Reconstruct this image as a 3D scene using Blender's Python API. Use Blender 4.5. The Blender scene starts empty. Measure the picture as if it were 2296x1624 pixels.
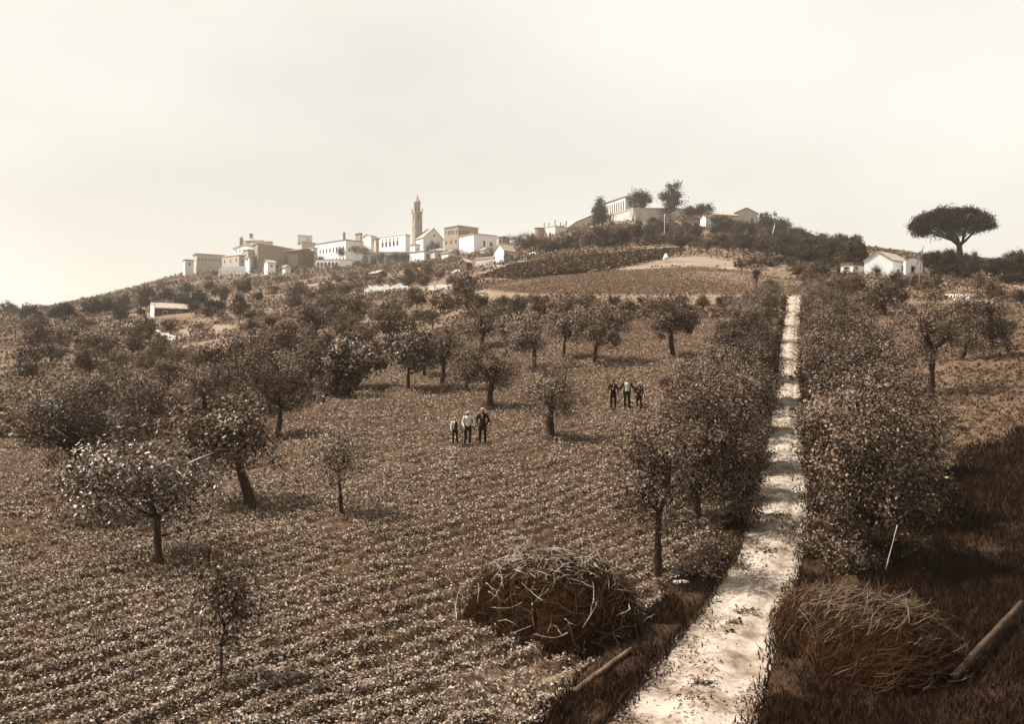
import bpy, bmesh, math, random
import numpy as np
from mathutils import Vector, Matrix
from math import radians as R, sin, cos, pi

sc = bpy.context.scene
COL = sc.collection
F, CX, CY = 2322.0, 1148.0, 812.0          # focal length and centre of the picture, in units of the 2296 px wide print
random.seed(7); RNG = np.random.default_rng(11)

# ------------------------------------------------------------------ camera
cam_d = bpy.data.cameras.new('camera'); cam = bpy.data.objects.new('camera', cam_d); COL.objects.link(cam)
cam.location = (0, 0, 0); cam.rotation_euler = (R(90), 0, 0)
cam_d.sensor_width = 36; cam_d.lens = 36 * F / 2296; cam_d.clip_start = 0.1; cam_d.clip_end = 9000
sc.camera = cam

# ------------------------------------------------------------------ light
TO_SUN = Vector((-0.56, 0.04, 0.83)).normalized()
sun_el = math.asin(TO_SUN.z); sun_az = math.atan2(TO_SUN.x, TO_SUN.y)
w = bpy.data.worlds.new('World'); sc.world = w; w.use_nodes = True
nt = w.node_tree; N = nt.nodes; Lk = nt.links; N.clear()
out = N.new('ShaderNodeOutputWorld'); bg = N.new('ShaderNodeBackground'); sky = N.new('ShaderNodeTexSky')
sky.sky_type = 'NISHITA'; sky.sun_disc = False; sky.sun_elevation = sun_el; sky.sun_rotation = sun_az
sky.dust_density = 1.5; sky.air_density = 1.2
bw = N.new('ShaderNodeRGBToBW'); Lk.new(sky.outputs[0], bw.inputs[0])
# thin high overcast: soft large cloud sheets, whole sky
tc = N.new('ShaderNodeTexCoord'); mp = N.new('ShaderNodeMapping'); mp.inputs['Scale'].default_value = (1.0, 1.0, 2.6); mp.inputs['Location'].default_value = (2.3, 0.7, 0)
cn = N.new('ShaderNodeTexNoise'); cn.inputs['Scale'].default_value = 1.3; cn.inputs['Detail'].default_value = 4; cn.inputs['Roughness'].default_value = 0.45
Lk.new(tc.outputs['Generated'], mp.inputs[0]); Lk.new(mp.outputs[0], cn.inputs['Vector'])
mr = N.new('ShaderNodeMapRange'); mr.inputs['From Min'].default_value = 0.35; mr.inputs['From Max'].default_value = 0.62
mr.inputs['To Min'].default_value = 0.80; mr.inputs['To Max'].default_value = 1.06; Lk.new(cn.outputs[0], mr.inputs[0])
SKY_VEIL = 5.9
mv = N.new('ShaderNodeMath'); mv.operation = 'MULTIPLY'; mv.inputs[1].default_value = 0.32; Lk.new(bw.outputs[0], mv.inputs[0])
ad = N.new('ShaderNodeMath'); ad.operation = 'ADD'; ad.inputs[1].default_value = SKY_VEIL; Lk.new(mv.outputs[0], ad.inputs[0])
mu = N.new('ShaderNodeMath'); mu.operation = 'MULTIPLY'; Lk.new(ad.outputs[0], mu.inputs[0]); Lk.new(mr.outputs[0], mu.inputs[1])
tint = N.new('ShaderNodeVectorMath'); tint.operation = 'SCALE'; tint.inputs[0].default_value = (1.0, 0.985, 0.915); Lk.new(mu.outputs[0], tint.inputs['Scale'])
Lk.new(tint.outputs[0], bg.inputs[0]); bg.inputs[1].default_value = 0.057; Lk.new(bg.outputs[0], out.inputs[0])
sd = bpy.data.lights.new('sun', 'SUN'); sun = bpy.data.objects.new('sun', sd); COL.objects.link(sun)
sd.energy = 5.0; sd.angle = R(0.53); sd.color = (1.0, 0.95, 0.86)
sun.rotation_euler = (-TO_SUN).to_track_quat('-Z', 'Y').to_euler(); sun.location = (-40, 0, 80)
vs = sc.view_settings; sc.display_settings.display_device = 'sRGB'
vs.view_transform = 'Standard'; vs.look = 'None'; vs.exposure = 1.22; vs.gamma = 1.0; vs.use_curve_mapping = False
sc.cycles.max_bounces = 6; sc.cycles.diffuse_bounces = 2; sc.cycles.glossy_bounces = 2; sc.cycles.transmission_bounces = 3
sc.cycles.transparent_max_bounces = 4; sc.cycles.volume_bounces = 0; sc.cycles.use_denoising = True

# ------------------------------------------------------------------ tone of the print (linear rgb for a grey reflectance)
def tone(v):
    d = min(1.0, 1.55 * v + .04); return (v, v * d ** 0.29, v * d ** 0.59)
def ltone(v):
    d = min(1.0, 1.45 * v + .035); return (v, v * d ** 0.29, v * d ** 0.59)
def ramp(r, lo, hi, n=5, tone=tone):
    e = r.color_ramp.elements; e[0].color = (*tone(lo), 1); e[1].color = (*tone(hi), 1); a, b = e[0].position, e[1].position
    for i in range(1, n): t = i / n; q = e.new(a + (b - a) * t); q.color = (*tone(lo + (hi - lo) * t), 1)

def new_mat(name, rough=0.9, spec=0.2):
    m = bpy.data.materials.new(name); m.use_nodes = True
    b = m.node_tree.nodes['Principled BSDF']; b.inputs['Roughness'].default_value = rough
    b.inputs['Specular IOR Level'].default_value = spec
    return m, m.node_tree.nodes, m.node_tree.links, b

def mat_noise(name, lo, hi, scale=2.0, detail=6, rough=0.9, spec=0.2, bump=0.0, bscale=None, stretch=None, dist=0.05):
    m, n, l, b = new_mat(name, rough, spec)
    t = n.new('ShaderNodeTexCoord'); mpn = n.new('ShaderNodeMapping'); l.new(t.outputs['Object'], mpn.inputs[0])
    if stretch: mpn.inputs['Scale'].default_value = stretch
    z = n.new('ShaderNodeTexNoise'); z.inputs['Scale'].default_value = scale; z.inputs['Detail'].default_value = detail
    z.inputs['Roughness'].default_value = 0.65; l.new(mpn.outputs[0], z.inputs['Vector'])
    r = n.new('ShaderNodeValToRGB'); r.color_ramp.elements[0].position = 0.3; r.color_ramp.elements[1].position = 0.7
    ramp(r, lo, hi)
    l.new(z.outputs[0], r.inputs[0]); l.new(r.outputs[0], b.inputs['Base Color'])
    if bump:
        z2 = n.new('ShaderNodeTexNoise'); z2.inputs['Scale'].default_value = bscale or scale * 4; z2.inputs['Detail'].default_value = 5
        l.new(mpn.outputs[0], z2.inputs['Vector'])
        bp = n.new('ShaderNodeBump'); bp.inputs['Strength'].default_value = bump; bp.inputs['Distance'].default_value = dist
        l.new(z2.outputs[0], bp.inputs['Height']); l.new(bp.outputs[0], b.inputs['Normal'])
    return m

def mat_leaf(name, lo, hi, gloss=0.5, rough=0.4, trans=0.25, pw=1.9):
    m, n, l, b = new_mat(name, rough, gloss)
    g = n.new('ShaderNodeNewGeometry'); r = n.new('ShaderNodeValToRGB')
    ramp(r, lo, hi, 5, ltone)
    oi = n.new('ShaderNodeObjectInfo'); a = n.new('ShaderNodeMath'); a.operation = 'MULTIPLY_ADD'; a.inputs[1].default_value = 0.75
    s = n.new('ShaderNodeMath'); s.operation = 'MULTIPLY'; s.inputs[1].default_value = 0.25
    l.new(oi.outputs['Random'], s.inputs[0]); l.new(g.outputs['Random Per Island'], a.inputs[0]); l.new(s.outputs[0], a.inputs[2])
    pwn = n.new('ShaderNodeMath'); pwn.operation = 'POWER'; pwn.inputs[1].default_value = pw; l.new(a.outputs[0], pwn.inputs[0])  # most leaves dark, a few bright: sun glints put into the leaf colour
    l.new(pwn.outputs[0], r.inputs[0]); l.new(r.outputs[0], b.inputs['Base Color'])
    tr = n.new('ShaderNodeBsdfTranslucent'); l.new(r.outputs[0], tr.inputs[0])
    mx = n.new('ShaderNodeMixShader'); mx.inputs[0].default_value = trans
    o = n['Material Output']; l.new(b.outputs[0], mx.inputs[1]); l.new(tr.outputs[0], mx.inputs[2]); l.new(mx.outputs[0], o.inputs[0])
    return m

M = {}
M['olive'] = mat_leaf('olive_leaves', 0.008, 0.36, 0.1, 0.5, .06, 2.1)
M['olive_far'] = mat_leaf('far_olive_leaves', 0.012, 0.20, 0.08, 0.5, .08)
M['broad'] = mat_leaf('broad_leaves', 0.006, 0.26, 0.15, 0.45, .05, 2.2)
M['fig'] = mat_leaf('fig_leaves', 0.008, 0.34, 0.3, 0.4, 0.06, 2.6)
M['dark'] = mat_leaf('dark_evergreen_leaves', 0.010, 0.05, 0.1, 0.6, 0.06)
M['pine'] = mat_leaf('pine_needles', 0.008, 0.04, 0.1, 0.6, 0.05)
M['cover'] = mat_leaf('field_leaves', 0.015, 0.44, 0.08, 0.5, 0.06, 1.3)
M['grass'] = mat_leaf('verge_grass', 0.005, 0.045, 0.05, 0.7, 0.05)  # near black: shade on the bank put into the grass colour
M['vine'] = mat_leaf('vine_leaves', 0.03, 0.15, 0.1, 0.5, 0.1)
M['scrub'] = mat_leaf('scrub_leaves', 0.02, 0.24, 0.1, 0.6, 0.1)
M['meadow'] = mat_leaf('pale_meadow_grass', 0.10, 0.20, 0.1, 0.7, 0.15)
M['bark'] = mat_noise('bark', 0.02, 0.055, 6, bump=0.8, bscale=14, stretch=(1, 1, 0.25))
M['bark_pale'] = mat_noise('pale_bark', 0.25, 0.6, 5, bump=0.5, bscale=16, stretch=(1, 1, 0.4))
M['stick'] = mat_noise('dry_twigs', 0.08, 0.46, 3, rough=0.7)
M['stick_dark'] = mat_noise('weathered_shade_twigs', 0.01, 0.07, 3, rough=0.9, spec=0.03)  # low heap sticks: shade put into the colour besides weathering
M['stick_mid'] = mat_noise('grey_twigs', 0.02, 0.22, 3, rough=0.7)
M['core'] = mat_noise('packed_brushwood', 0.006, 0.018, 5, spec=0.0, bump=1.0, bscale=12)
M['wood'] = mat_noise('old_wood', 0.05, 0.15, 2.5, bump=0.6, bscale=10, stretch=(1, 1, 0.12))
M['wood_dark'] = mat_noise('rotten_wood', 0.015, 0.07, 2.5, bump=0.8, bscale=9, stretch=(1, 1, .12))
M['stone'] = mat_noise('pale_stone', 0.4, 0.62, 3, bump=0.7, bscale=9)
M['white'] = mat_noise('white_plaster', 0.62, 0.76, 0.35, bump=0.2, bscale=2)
M['cream'] = mat_noise('cream_plaster', 0.50, 0.62, 0.3, bump=0.2, bscale=2)
M['grey'] = mat_noise('grey_plaster', 0.32, 0.42, 0.3, bump=0.3, bscale=2)
M['brick'] = mat_noise('dull_brick', 0.20, 0.29, 0.35, bump=0.4, bscale=3)
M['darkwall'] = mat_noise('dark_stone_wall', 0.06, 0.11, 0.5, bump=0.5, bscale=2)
M['roof'] = mat_noise('clay_tile_roof', 0.2, 0.38, 1.0, bump=0.6, bscale=5)
M['roof_dark'] = mat_noise('dark_tile_roof', 0.07, 0.13, 1.0, bump=0.6, bscale=5)
M['pane'], _n, _l, _b = new_mat('dark_window_pane', 0.15, 0.5); _b.inputs['Base Color'].default_value = (*tone(0.05), 1)
M['trim'] = mat_noise('stone_trim', 0.3, 0.4, 1)
M['skin'] = mat_noise('skin', 0.15, 0.20, 8, rough=0.6)
M['hair'] = mat_noise('dark_hair', 0.03, 0.05, 20)
M['suit'] = mat_noise('dark_wool', 0.014, 0.028, 14, rough=0.95, spec=0.05)
M['suit2'] = mat_noise('charcoal_wool', 0.022, 0.04, 14, rough=0.95, spec=0.05)
M['shirt'] = mat_noise('white_cotton', 0.42, 0.52, 10, rough=0.9, spec=0.1)
M['hat'] = mat_noise('pale_felt', 0.32, 0.42, 10, rough=0.9, spec=0.1)
M['shoe'] = mat_noise('black_leather', 0.02, 0.04, 10, rough=0.5)

# ------------------------------------------------------------------ object helpers
def link(o, parent=None):
    COL.objects.link(o)
    if parent is not None: o.parent = parent
    return o
def tag(o, label=None, cat=None, group=None, kind=None):
    if label: o['label'] = label
    if cat: o['category'] = cat
    if group: o['group'] = group
    if kind: o['kind'] = kind
    return o
def empty(name, loc, label=None, cat=None, group=None, rz=0.0):
    o = bpy.data.objects.new(name, None); o.location = loc; o.rotation_euler = (0, 0, rz); o.empty_display_size = 0.3
    link(o); return tag(o, label, cat, group)
def mesh_np(name, V, faces, mat, smooth=False):
    """V (n,3) array; faces (m,k) int array or a list of such arrays (k=3 or 4)"""
    me = bpy.data.meshes.new(name)
    fl = faces if isinstance(faces, list) else [faces]
    fl = [np.asarray(f, dtype=np.int32) for f in fl if len(f)]
    V = np.ascontiguousarray(V, dtype=np.float32)
    me.vertices.add(len(V)); me.vertices.foreach_set('co', V.ravel())
    loops = np.concatenate([f.ravel() for f in fl]); tot = np.concatenate([np.full(len(f), f.shape[1], np.int32) for f in fl])
    start = np.concatenate([[0], np.cumsum(tot)[:-1]]).astype(np.int32)
    me.loops.add(len(loops)); me.loops.foreach_set('vertex_index', loops)
    me.polygons.add(len(tot)); me.polygons.foreach_set('loop_start', start)
    try: me.polygons.foreach_set('loop_total', tot)
    except Exception: pass
    me.update(calc_edges=True)
    me.polygons.foreach_set('use_smooth', np.full(len(tot), bool(smooth)))
    if mat: me.materials.append(mat)
    return me
class MB:
    """collects shapes into one mesh"""
    def __init__(s): s.v = []; s.q = []; s.t = []; s.n = 0
    def add(s, V, q=None, t=None):
        V = np.asarray(V, float).reshape(-1, 3); s.v.append(V)
        if q is not None and len(q): s.q.append(np.asarray(q) + s.n)
        if t is not None and len(t): s.t.append(np.asarray(t) + s.n)
        s.n += len(V); return s
    def tube(s, pts, rad, k=6):
        pts = [Vector(p) for p in pts]; vs_ = []; 
        up = Vector((0.3, 0.2, 1)).normalized()
        for i, p in enumerate(pts):
            d = (pts[min(i + 1, len(pts) - 1)] - pts[max(i - 1, 0)])
            d = d.normalized() if d.length > 1e-9 else Vector((0, 0, 1))
            a = d.cross(Vector((1, 0.13, 0)) if abs(d.z) > 0.8 else Vector((0, 0, 1))).normalized(); b = d.cross(a)
            for j in range(k):
                t = 2 * pi * j / k; vs_.append(p + (a * cos(t) + b * sin(t)) * rad[i])
        q = [[i * k + j, i * k + (j + 1) % k, (i + 1) * k + (j + 1) % k, (i + 1) * k + j] for i in range(len(pts) - 1) for j in range(k)]
        n = len(vs_); vs_ += [pts[0], pts[-1]]
        t = [[n, (j + 1) % k, j] for j in range(k)] + [[n + 1, (len(pts) - 1) * k + j, (len(pts) - 1) * k + (j + 1) % k] for j in range(k)]
        return s.add([tuple(x) for x in vs_], q, t)
    def prism(s, poly, z0, z1):
        """poly: list of (x,y) ; straight prism"""
        n = len(poly)
        V = [(x, y, z0) for x, y in poly] + [(x, y, z1) for x, y in poly]
        q = [[i, (i + 1) % n, n + (i + 1) % n, n + i] for i in range(n)]
        if n == 4: q += [[3, 2, 1, 0], [4, 5, 6, 7]]; return s.add(V, q)
        V += [tuple(np.mean([(x, y, z0) for x, y in poly], axis=0)), tuple(np.mean([(x, y, z1) for x, y in poly], axis=0))]
        t = [[2 * n, (i + 1) % n, i] for i in range(n)] + [[2 * n + 1, n + i, n + (i + 1) % n] for i in range(n)]
        return s.add(V, q, t)
    def hexa(s, P):
        """8 corners: bottom ring then top ring"""
        return s.add(P, [[0, 1, 5, 4], [1, 2, 6, 5], [2, 3, 7, 6], [3, 0, 4, 7], [3, 2, 1, 0], [4, 5, 6, 7]])
    def box(s, c, d):
        x, y, z = c; a, b, h = d[0] / 2, d[1] / 2, d[2] / 2
        return s.prism([(x - a, y - b), (x + a, y - b), (x + a, y + b), (x - a, y + b)], z - h, z + h)
    def mesh(s, name, mat, smooth=False):
        V = np.concatenate(s.v); fl = []
        if s.q: fl.append(np.concatenate(s.q))
        if s.t: fl.append(np.concatenate(s.t))
        return mesh_np(name, V, fl, mat, smooth)
    def build(s, name, mat, parent=None, smooth=False):
        return link(bpy.data.objects.new(name, s.mesh(name, mat, smooth)), parent)

# ------------------------------------------------------------------ noise
def _hash(ix, iy, seed):
    h = (ix.astype(np.int64) * 374761393 + iy.astype(np.int64) * 668265263 + seed * 974711) & 0x7fffffff
    h = ((h ^ (h >> 13)) * 1274126177) & 0x7fffffff
    return ((h ^ (h >> 16)) & 0xffff) / 65535.0
def vnoise(x, y, seed=0):
    ix = np.floor(x); iy = np.floor(y); fx = x - ix; fy = y - iy
    fx = fx * fx * (3 - 2 * fx); fy = fy * fy * (3 - 2 * fy)
    a = _hash(ix, iy, seed); b = _hash(ix + 1, iy, seed); c = _hash(ix, iy + 1, seed); d = _hash(ix + 1, iy + 1, seed)
    return (a + (b - a) * fx) * (1 - fy) + (c + (d - c) * fx) * fy

# ------------------------------------------------------------------ terrain: height over (bearing, distance)
near = [(18.6, 1624), (20.6, 1545), (24, 1420), (29, 1280), (33, 1190), (39, 1100), (49, 1000)]
PROF = {
 -900: near[:6] + [(49, 1010), (60, 965), (80, 940), (110, 910), (150, 880), (200, 850), (270, 820), (350, 800), (450, 790), (700, 790), (1200, 800), (2500, 806)],
 -300: near[:6] + [(49, 1008), (60, 960), (80, 930), (110, 890), (150, 845), (200, 800), (270, 760), (350, 742), (450, 740), (700, 752), (1200, 785), (2500, 800)],
 60: near[:6] + [(49, 1005), (60, 950), (80, 915), (110, 865), (150, 812), (200, 768), (270, 728), (350, 704), (450, 702), (700, 715), (1200, 765), (2500, 800)],
 250: near + [(60, 942), (80, 890), (110, 840), (150, 792), (200, 748), (270, 713), (350, 687), (450, 668), (600, 662), (800, 675), (1200, 725), (2500, 795)],
 420: near + [(60, 935), (80, 870), (110, 822), (150, 777), (200, 737), (270, 703), (350, 668), (450, 644), (580, 622), (700, 612), (900, 630), (1300, 700), (2500, 785)],
 560: near + [(60, 930), (76, 865), (95, 815), (120, 775), (150, 745), (200, 712), (270, 682), (350, 652), (450, 636), (550, 620), (600, 610), (650, 602), (760, 592), (1000, 605), (1400, 680), (2500, 785)],
 750: near + [(60, 920), (76, 850), (95, 800), (120, 757), (150, 722), (200, 692), (270, 667), (350, 642), (450, 622), (550, 606), (600, 600), (650, 596), (760, 582), (1000, 600), (1400, 680), (2500, 785)],
 950: near + [(60, 918), (76, 842), (95, 777), (120, 737), (150, 702), (200, 670), (270, 637), (350, 602), (450, 600), (500, 595), (560, 590), (600, 585), (650, 578), (760, 566), (1000, 590), (1400, 680), (2500, 785)],
 1120: near + [(60, 918), (76, 818), (95, 737), (115, 697), (150, 657), (200, 627), (250, 598), (330, 577), (450, 574), (550, 568), (600, 564), (650, 556), (760, 550), (1000, 585), (1400, 680), (2500, 785)],
 1250: near + [(60, 918), (76, 808), (95, 730), (120, 682), (150, 643), (200, 608), (250, 578), (330, 553), (450, 524), (520, 516), (650, 524), (1000, 582), (1400, 680), (2500, 785)],
 1400: near + [(60, 918), (76, 803), (95, 727), (120, 670), (150, 638), (200, 603), (250, 571), (330, 538), (400, 515), (440, 503), (470, 488), (500, 477), (560, 474), (700, 495), (1000, 590), (1400, 680), (2500, 785)],
 1550: near + [(60, 918), (76, 803), (95, 727), (120, 666), (150, 632), (200, 595), (240, 570), (330, 538), (400, 515), (450, 502), (500, 483), (560, 476), (700, 495), (1000, 590), (1400, 680), (2500, 785)],
 1700: near + [(60, 918), (76, 805), (95, 727), (120, 665), (150, 634), (200, 602), (240, 578), (330, 548), (420, 520), (480, 505), (560, 500), (700, 525), (1000, 600), (1400, 690), (2500, 785)],
 1800: near + [(60, 915), (76, 808), (95, 727), (120, 665), (150, 642), (200, 614), (240, 597), (330, 563), (420, 540), (480, 530), (560, 530), (700, 548), (1000, 610), (1400, 690), (2500, 785)],
 1950: near + [(60, 910), (76, 835), (95, 757), (120, 687), (150, 652), (180, 614), (220, 592), (280, 570), (350, 558), (450, 565), (700, 590), (1000, 630), (1400, 690), (2500, 785)],
 2100: near[:4] + [(33, 1172), (39, 1062), (49, 945), (54, 895), (65, 835), (90, 748), (115, 692), (150, 652), (180, 620), (220, 602), (280, 588), (400, 586), (700, 620), (1000, 640), (1400, 700), (2500, 785)],
 2300: near[:3] + [(29, 1272), (39, 1050), (52, 885), (65, 820), (90, 738), (115, 687), (150, 652), (180, 622), (220, 604), (280, 594), (400, 594), (700, 640), (1400, 700), (2500, 785)],
 3200: near[:3] + [(29, 1272), (39, 1060), (52, 900), (65, 840), (90, 770), (115, 730), (150, 700), (200, 670), (280, 650), (400, 640), (700, 670), (1400, 720), (2500, 790)],
}
GP = np.linspace(-900, 3200, 330); GL = np.linspace(math.log(2.5), math.log(2500), 420)
_cols = sorted(PROF); _tab = []
for c in _cols:
    ys = np.array([2.0, 12.0] + [p[0] for p in PROF[c]]); zs = np.array([-6.5, -6.5] + [(CY - p[1]) / F * p[0] for p in PROF[c]])
    _tab.append(np.interp(GL, np.log(ys), zs))
_tab = np.array(_tab)
GZ = np.array([[0.0]])
GZ = np.stack([np.interp(GP, _cols, _tab[:, j]) for j in range(len(GL))], axis=1)
def _smooth(A, n, ax):
    k = np.ones(n) / n; pad = [(0, 0), (0, 0)]; pad[ax] = (n // 2, n // 2)
    B = np.pad(A, pad, mode='edge'); return np.apply_along_axis(lambda v: np.convolve(v, k, 'valid'), ax, B)
for _ in range(2): GZ = _smooth(GZ, 7, 1); GZ = _smooth(GZ, 7, 0)
def base_h(px, Y):
    px = np.clip(np.asarray(px, float), GP[0], GP[-1] - 1e-6); l = np.clip(np.log(np.asarray(Y, float)), GL[0], GL[-1] - 1e-6)
    a = (px - GP[0]) / (GP[1] - GP[0]); b = (l - GL[0]) / (GL[1] - GL[0])
    i = np.minimum(a.astype(int), len(GP) - 2); j = np.minimum(b.astype(int), len(GL) - 2); fa = a - i; fb = b - j
    return (GZ[i, j] * (1 - fa) + GZ[i + 1, j] * fa) * (1 - fb) + (GZ[i, j + 1] * (1 - fa) + GZ[i + 1, j + 1] * fa) * fb
def hgt(X, Y):
    Y = np.maximum(np.asarray(Y, float), 2.6); return base_h(CX + np.asarray(X, float) / Y * F, Y)
_YS = np.exp(np.linspace(math.log(12), math.log(1000), 3000))
def hit(px, py):
    """first ground point seen at this place of the print -> (X, Y, Z)"""
    z = base_h(np.full_like(_YS, px), _YS); p = CY - z * F / _YS
    k = np.nonzero(p <= py)[0]
    Y = _YS[k[0]] if len(k) else _YS[int(np.argmin(p))]
    X = (px - CX) / F * Y; return X, Y, float(base_h(px, Y))
def at(px, Y): return ((px - CX) / F * Y, Y, float(base_h(px, Y)))

def inpoly(x, y, poly):
    x = np.asarray(x, float); y = np.asarray(y, float); c = np.zeros(x.shape, bool); n = len(poly); j = n - 1
    for i in range(n):
        xi, yi = poly[i]; xj, yj = poly[j]
        m = ((yi > y) != (yj > y)) & (x < (xj - xi) * (y - yi) / (yj - yi + 1e-12) + xi); c ^= m; j = i
    return c

ROAD_L = [(1240, 1760), (1345, 1640), (1425, 1545), (1500, 1450), (1590, 1340), (1640, 1262), (1668, 1190), (1692, 1110), (1708, 1030), (1722, 960), (1733, 900), (1743, 830), (1752, 760), (1759, 700), (1762, 665)]
ROAD_R = [(1690, 1760), (1706, 1640), (1724, 1545), (1748, 1430), (1778, 1340), (1803, 1262), (1812, 1190), (1813, 1110), (1808, 1030), (1802, 960), (1796, 900), (1793, 830), (1794, 760), (1797, 700), (1798, 665)]
ROADP = ROAD_L + ROAD_R[::-1]
VERGE_L = [(1100, 1760), (1200, 1640), (1290, 1545), (1420, 1420), (1500, 1330), (1580, 1262), (1620, 1190), (1655, 1110), (1680, 1030), (1700, 960), (1715, 900), (1728, 830), (1740, 760), (1750, 700), (1755, 665)]
VERGE_R = [(1950, 1760), (1960, 1640), (1960, 1545), (1950, 1430), (1940, 1340), (1900, 1262), (1880, 1190), (1865, 1110), (1850, 1030), (1835, 960), (1825, 900), (1815, 830), (1812, 760), (1810, 700), (1808, 665)]
VERGEP = VERGE_L + VERGE_R[::-1]
RFIELD = [(2060, 1120), (2180, 1015), (2320, 965), (2700, 1000), (2700, 690), (1905, 675), (1925, 740), (1990, 830), (2030, 930), (2070, 1060)]
MEADOW = [(1060, 648), (1120, 632), (1400, 608), (1560, 600), (1680, 612), (1810, 640), (1800, 662), (1500, 662), (1200, 660)]
PALE = [(1370, 608), (1420, 592), (1490, 580), (1560, 573), (1610, 577), (1660, 590), (1655, 604), (1520, 600), (1440, 606)]
VINES = [(1080, 625), (1150, 598), (1300, 580), (1500, 562), (1540, 563), (1480, 580), (1420, 592), (1370, 606), (1200, 628)]
YARD1 = [(393, 745), (410, 735), (433, 733), (428, 755), (400, 758)]
YARD2 = [(456, 728), (520, 733), (552, 741), (500, 748), (490, 760), (478, 745)]
STRIP = [(2117, 657), (2187, 657), (2170, 673), (2130, 671)]
SHADE_R = [(1800, 1760), (1830, 1262), (1840, 1100), (2060, 1100), (2180, 1010), (2320, 960), (2700, 900), (2700, 1760)]  # right bank: tree shade put into the soil colour, plus dark grass
BARE = [(960, 1570), (1010, 1500), (1180, 1500), (1350, 1520), (1280, 1640), (960, 1640)]

# field edge on the far side (the ploughed field ends here)
FIELDP = [(-900, 1900), (-900, 1040), (250, 985), (560, 945), (720, 905), (860, 830), (1010, 765), (1100, 742), (1300, 722), (1560, 716), (1760, 716), (1760, 1900)]

def axis(segs):
    a = []
    for lo, hi, n in segs: a.append(np.linspace(lo, hi, n, endpoint=False))
    a.append([segs[-1][1]]); return np.concatenate(a)

def soil_disp(X, Y, px, py):
    """clods, furrows and ruts; returns height offset and colour value"""
    far = np.clip((115 - Y) / 30, 0, 1)
    fld = (inpoly(px, py, FIELDP) & ~inpoly(px, py, VERGEP)).astype(float)
    rf = inpoly(px, py, RFIELD).astype(float)
    f = np.maximum(fld, rf * 0.5) * far
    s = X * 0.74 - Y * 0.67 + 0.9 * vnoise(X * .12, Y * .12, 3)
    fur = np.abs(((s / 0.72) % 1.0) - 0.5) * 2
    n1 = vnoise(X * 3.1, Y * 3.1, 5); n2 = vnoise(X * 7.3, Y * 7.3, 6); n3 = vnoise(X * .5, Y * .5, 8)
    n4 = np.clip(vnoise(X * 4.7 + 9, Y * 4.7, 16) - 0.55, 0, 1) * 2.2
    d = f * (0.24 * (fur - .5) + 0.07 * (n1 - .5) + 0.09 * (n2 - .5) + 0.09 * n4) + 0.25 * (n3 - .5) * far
    return d, fur, n1, n2, n3

def terrain(name, pxs, ys, drop=0.0):
    PX, YY = np.meshgrid(pxs, ys, indexing='xy'); X = (PX - CX) / F * YY
    Z = base_h(PX, YY); py = CY - Z * F / YY
    d, fur, n1, n2, n3 = soil_disp(X, YY, PX, py)
    road = inpoly(PX, py, ROADP); verge = inpoly(PX, py, VERGEP) & ~road
    d = np.where(road, -0.16, d); d = np.where(verge, 0.10 + 0.22 * (vnoise(X * 1.3, YY * 1.3, 12) - .5), d)
    Zf = Z + d + drop + np.where(YY > 110, 1.2 * (vnoise(X * .06, YY * .06, 21) - .5) * np.clip((YY - 110) / 60, 0, 1), 0)
    big = vnoise(X * 0.035, YY * 0.05, 31); mid = vnoise(X * 0.16, YY * .22, 32)
    c = np.where(YY < 112, 0.045 + 0.17 * fur ** 1.5 * n1 + 0.05 * n2, 0.14 + 0.20 * big + 0.09 * mid)  # near soil darker towards the furrow bottoms
    fld = inpoly(PX, py, FIELDP); rf = inpoly(PX, py, RFIELD)
    c = np.where((YY < 112) & ~fld & ~rf, 0.05 + 0.08 * mid, c)
    c = np.where(rf, 0.15 + 0.10 * n2, c)
    lg = vnoise(X * .11, YY * .11, 41)
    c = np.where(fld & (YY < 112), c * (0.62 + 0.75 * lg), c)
    c = np.where(inpoly(PX, py, BARE) , 0.24 + 0.12 * n2, c)
    c = np.where(inpoly(PX + 60 * (vnoise(X * .5, YY * .5, 57) - .5), py + 34 * (vnoise(X * .6, YY * .6, 58) - .5), SHADE_R) & (YY < 60), 0.012 + .014 * n1, c)
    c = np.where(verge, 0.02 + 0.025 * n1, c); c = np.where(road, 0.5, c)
    jx = PX + 26 * (vnoise(X * .3, YY * .3, 53) - .5); jy = py + 9 * (vnoise(X * .25, YY * .25, 54) - .5)
    c = np.where(inpoly(jx, jy, MEADOW), 0.26 + 0.12 * vnoise(X * .05, YY * .22, 51), c)
    c = np.where(inpoly(PX, py, VINES), 0.20 + 0.14 * (np.sin((YY * .9 + X * .12) * 1.6) > 0), c)
    c = np.where(inpoly(jx, jy, PALE), 0.27 + 0.20 * vnoise(X * .12, YY * .3, 52), c)
    for p in (YARD1, YARD2): c = np.where(inpoly(jx, jy, p), 0.36, c)
    c = np.where(inpoly(PX, py, STRIP), 0.8, c)
    nr, ncol = PX.shape; idx = np.arange(nr * ncol).reshape(nr, ncol)
    q = np.stack([idx[:-1, :-1], idx[:-1, 1:], idx[1:, 1:], idx[1:, :-1]], -1).reshape(-1, 4)
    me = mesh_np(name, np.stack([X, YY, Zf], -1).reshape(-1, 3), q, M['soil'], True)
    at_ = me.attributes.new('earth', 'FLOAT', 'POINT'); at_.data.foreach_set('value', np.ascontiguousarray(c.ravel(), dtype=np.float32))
    o = link(bpy.data.objects.new(name, me)); tag(o, kind='structure'); return o

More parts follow.
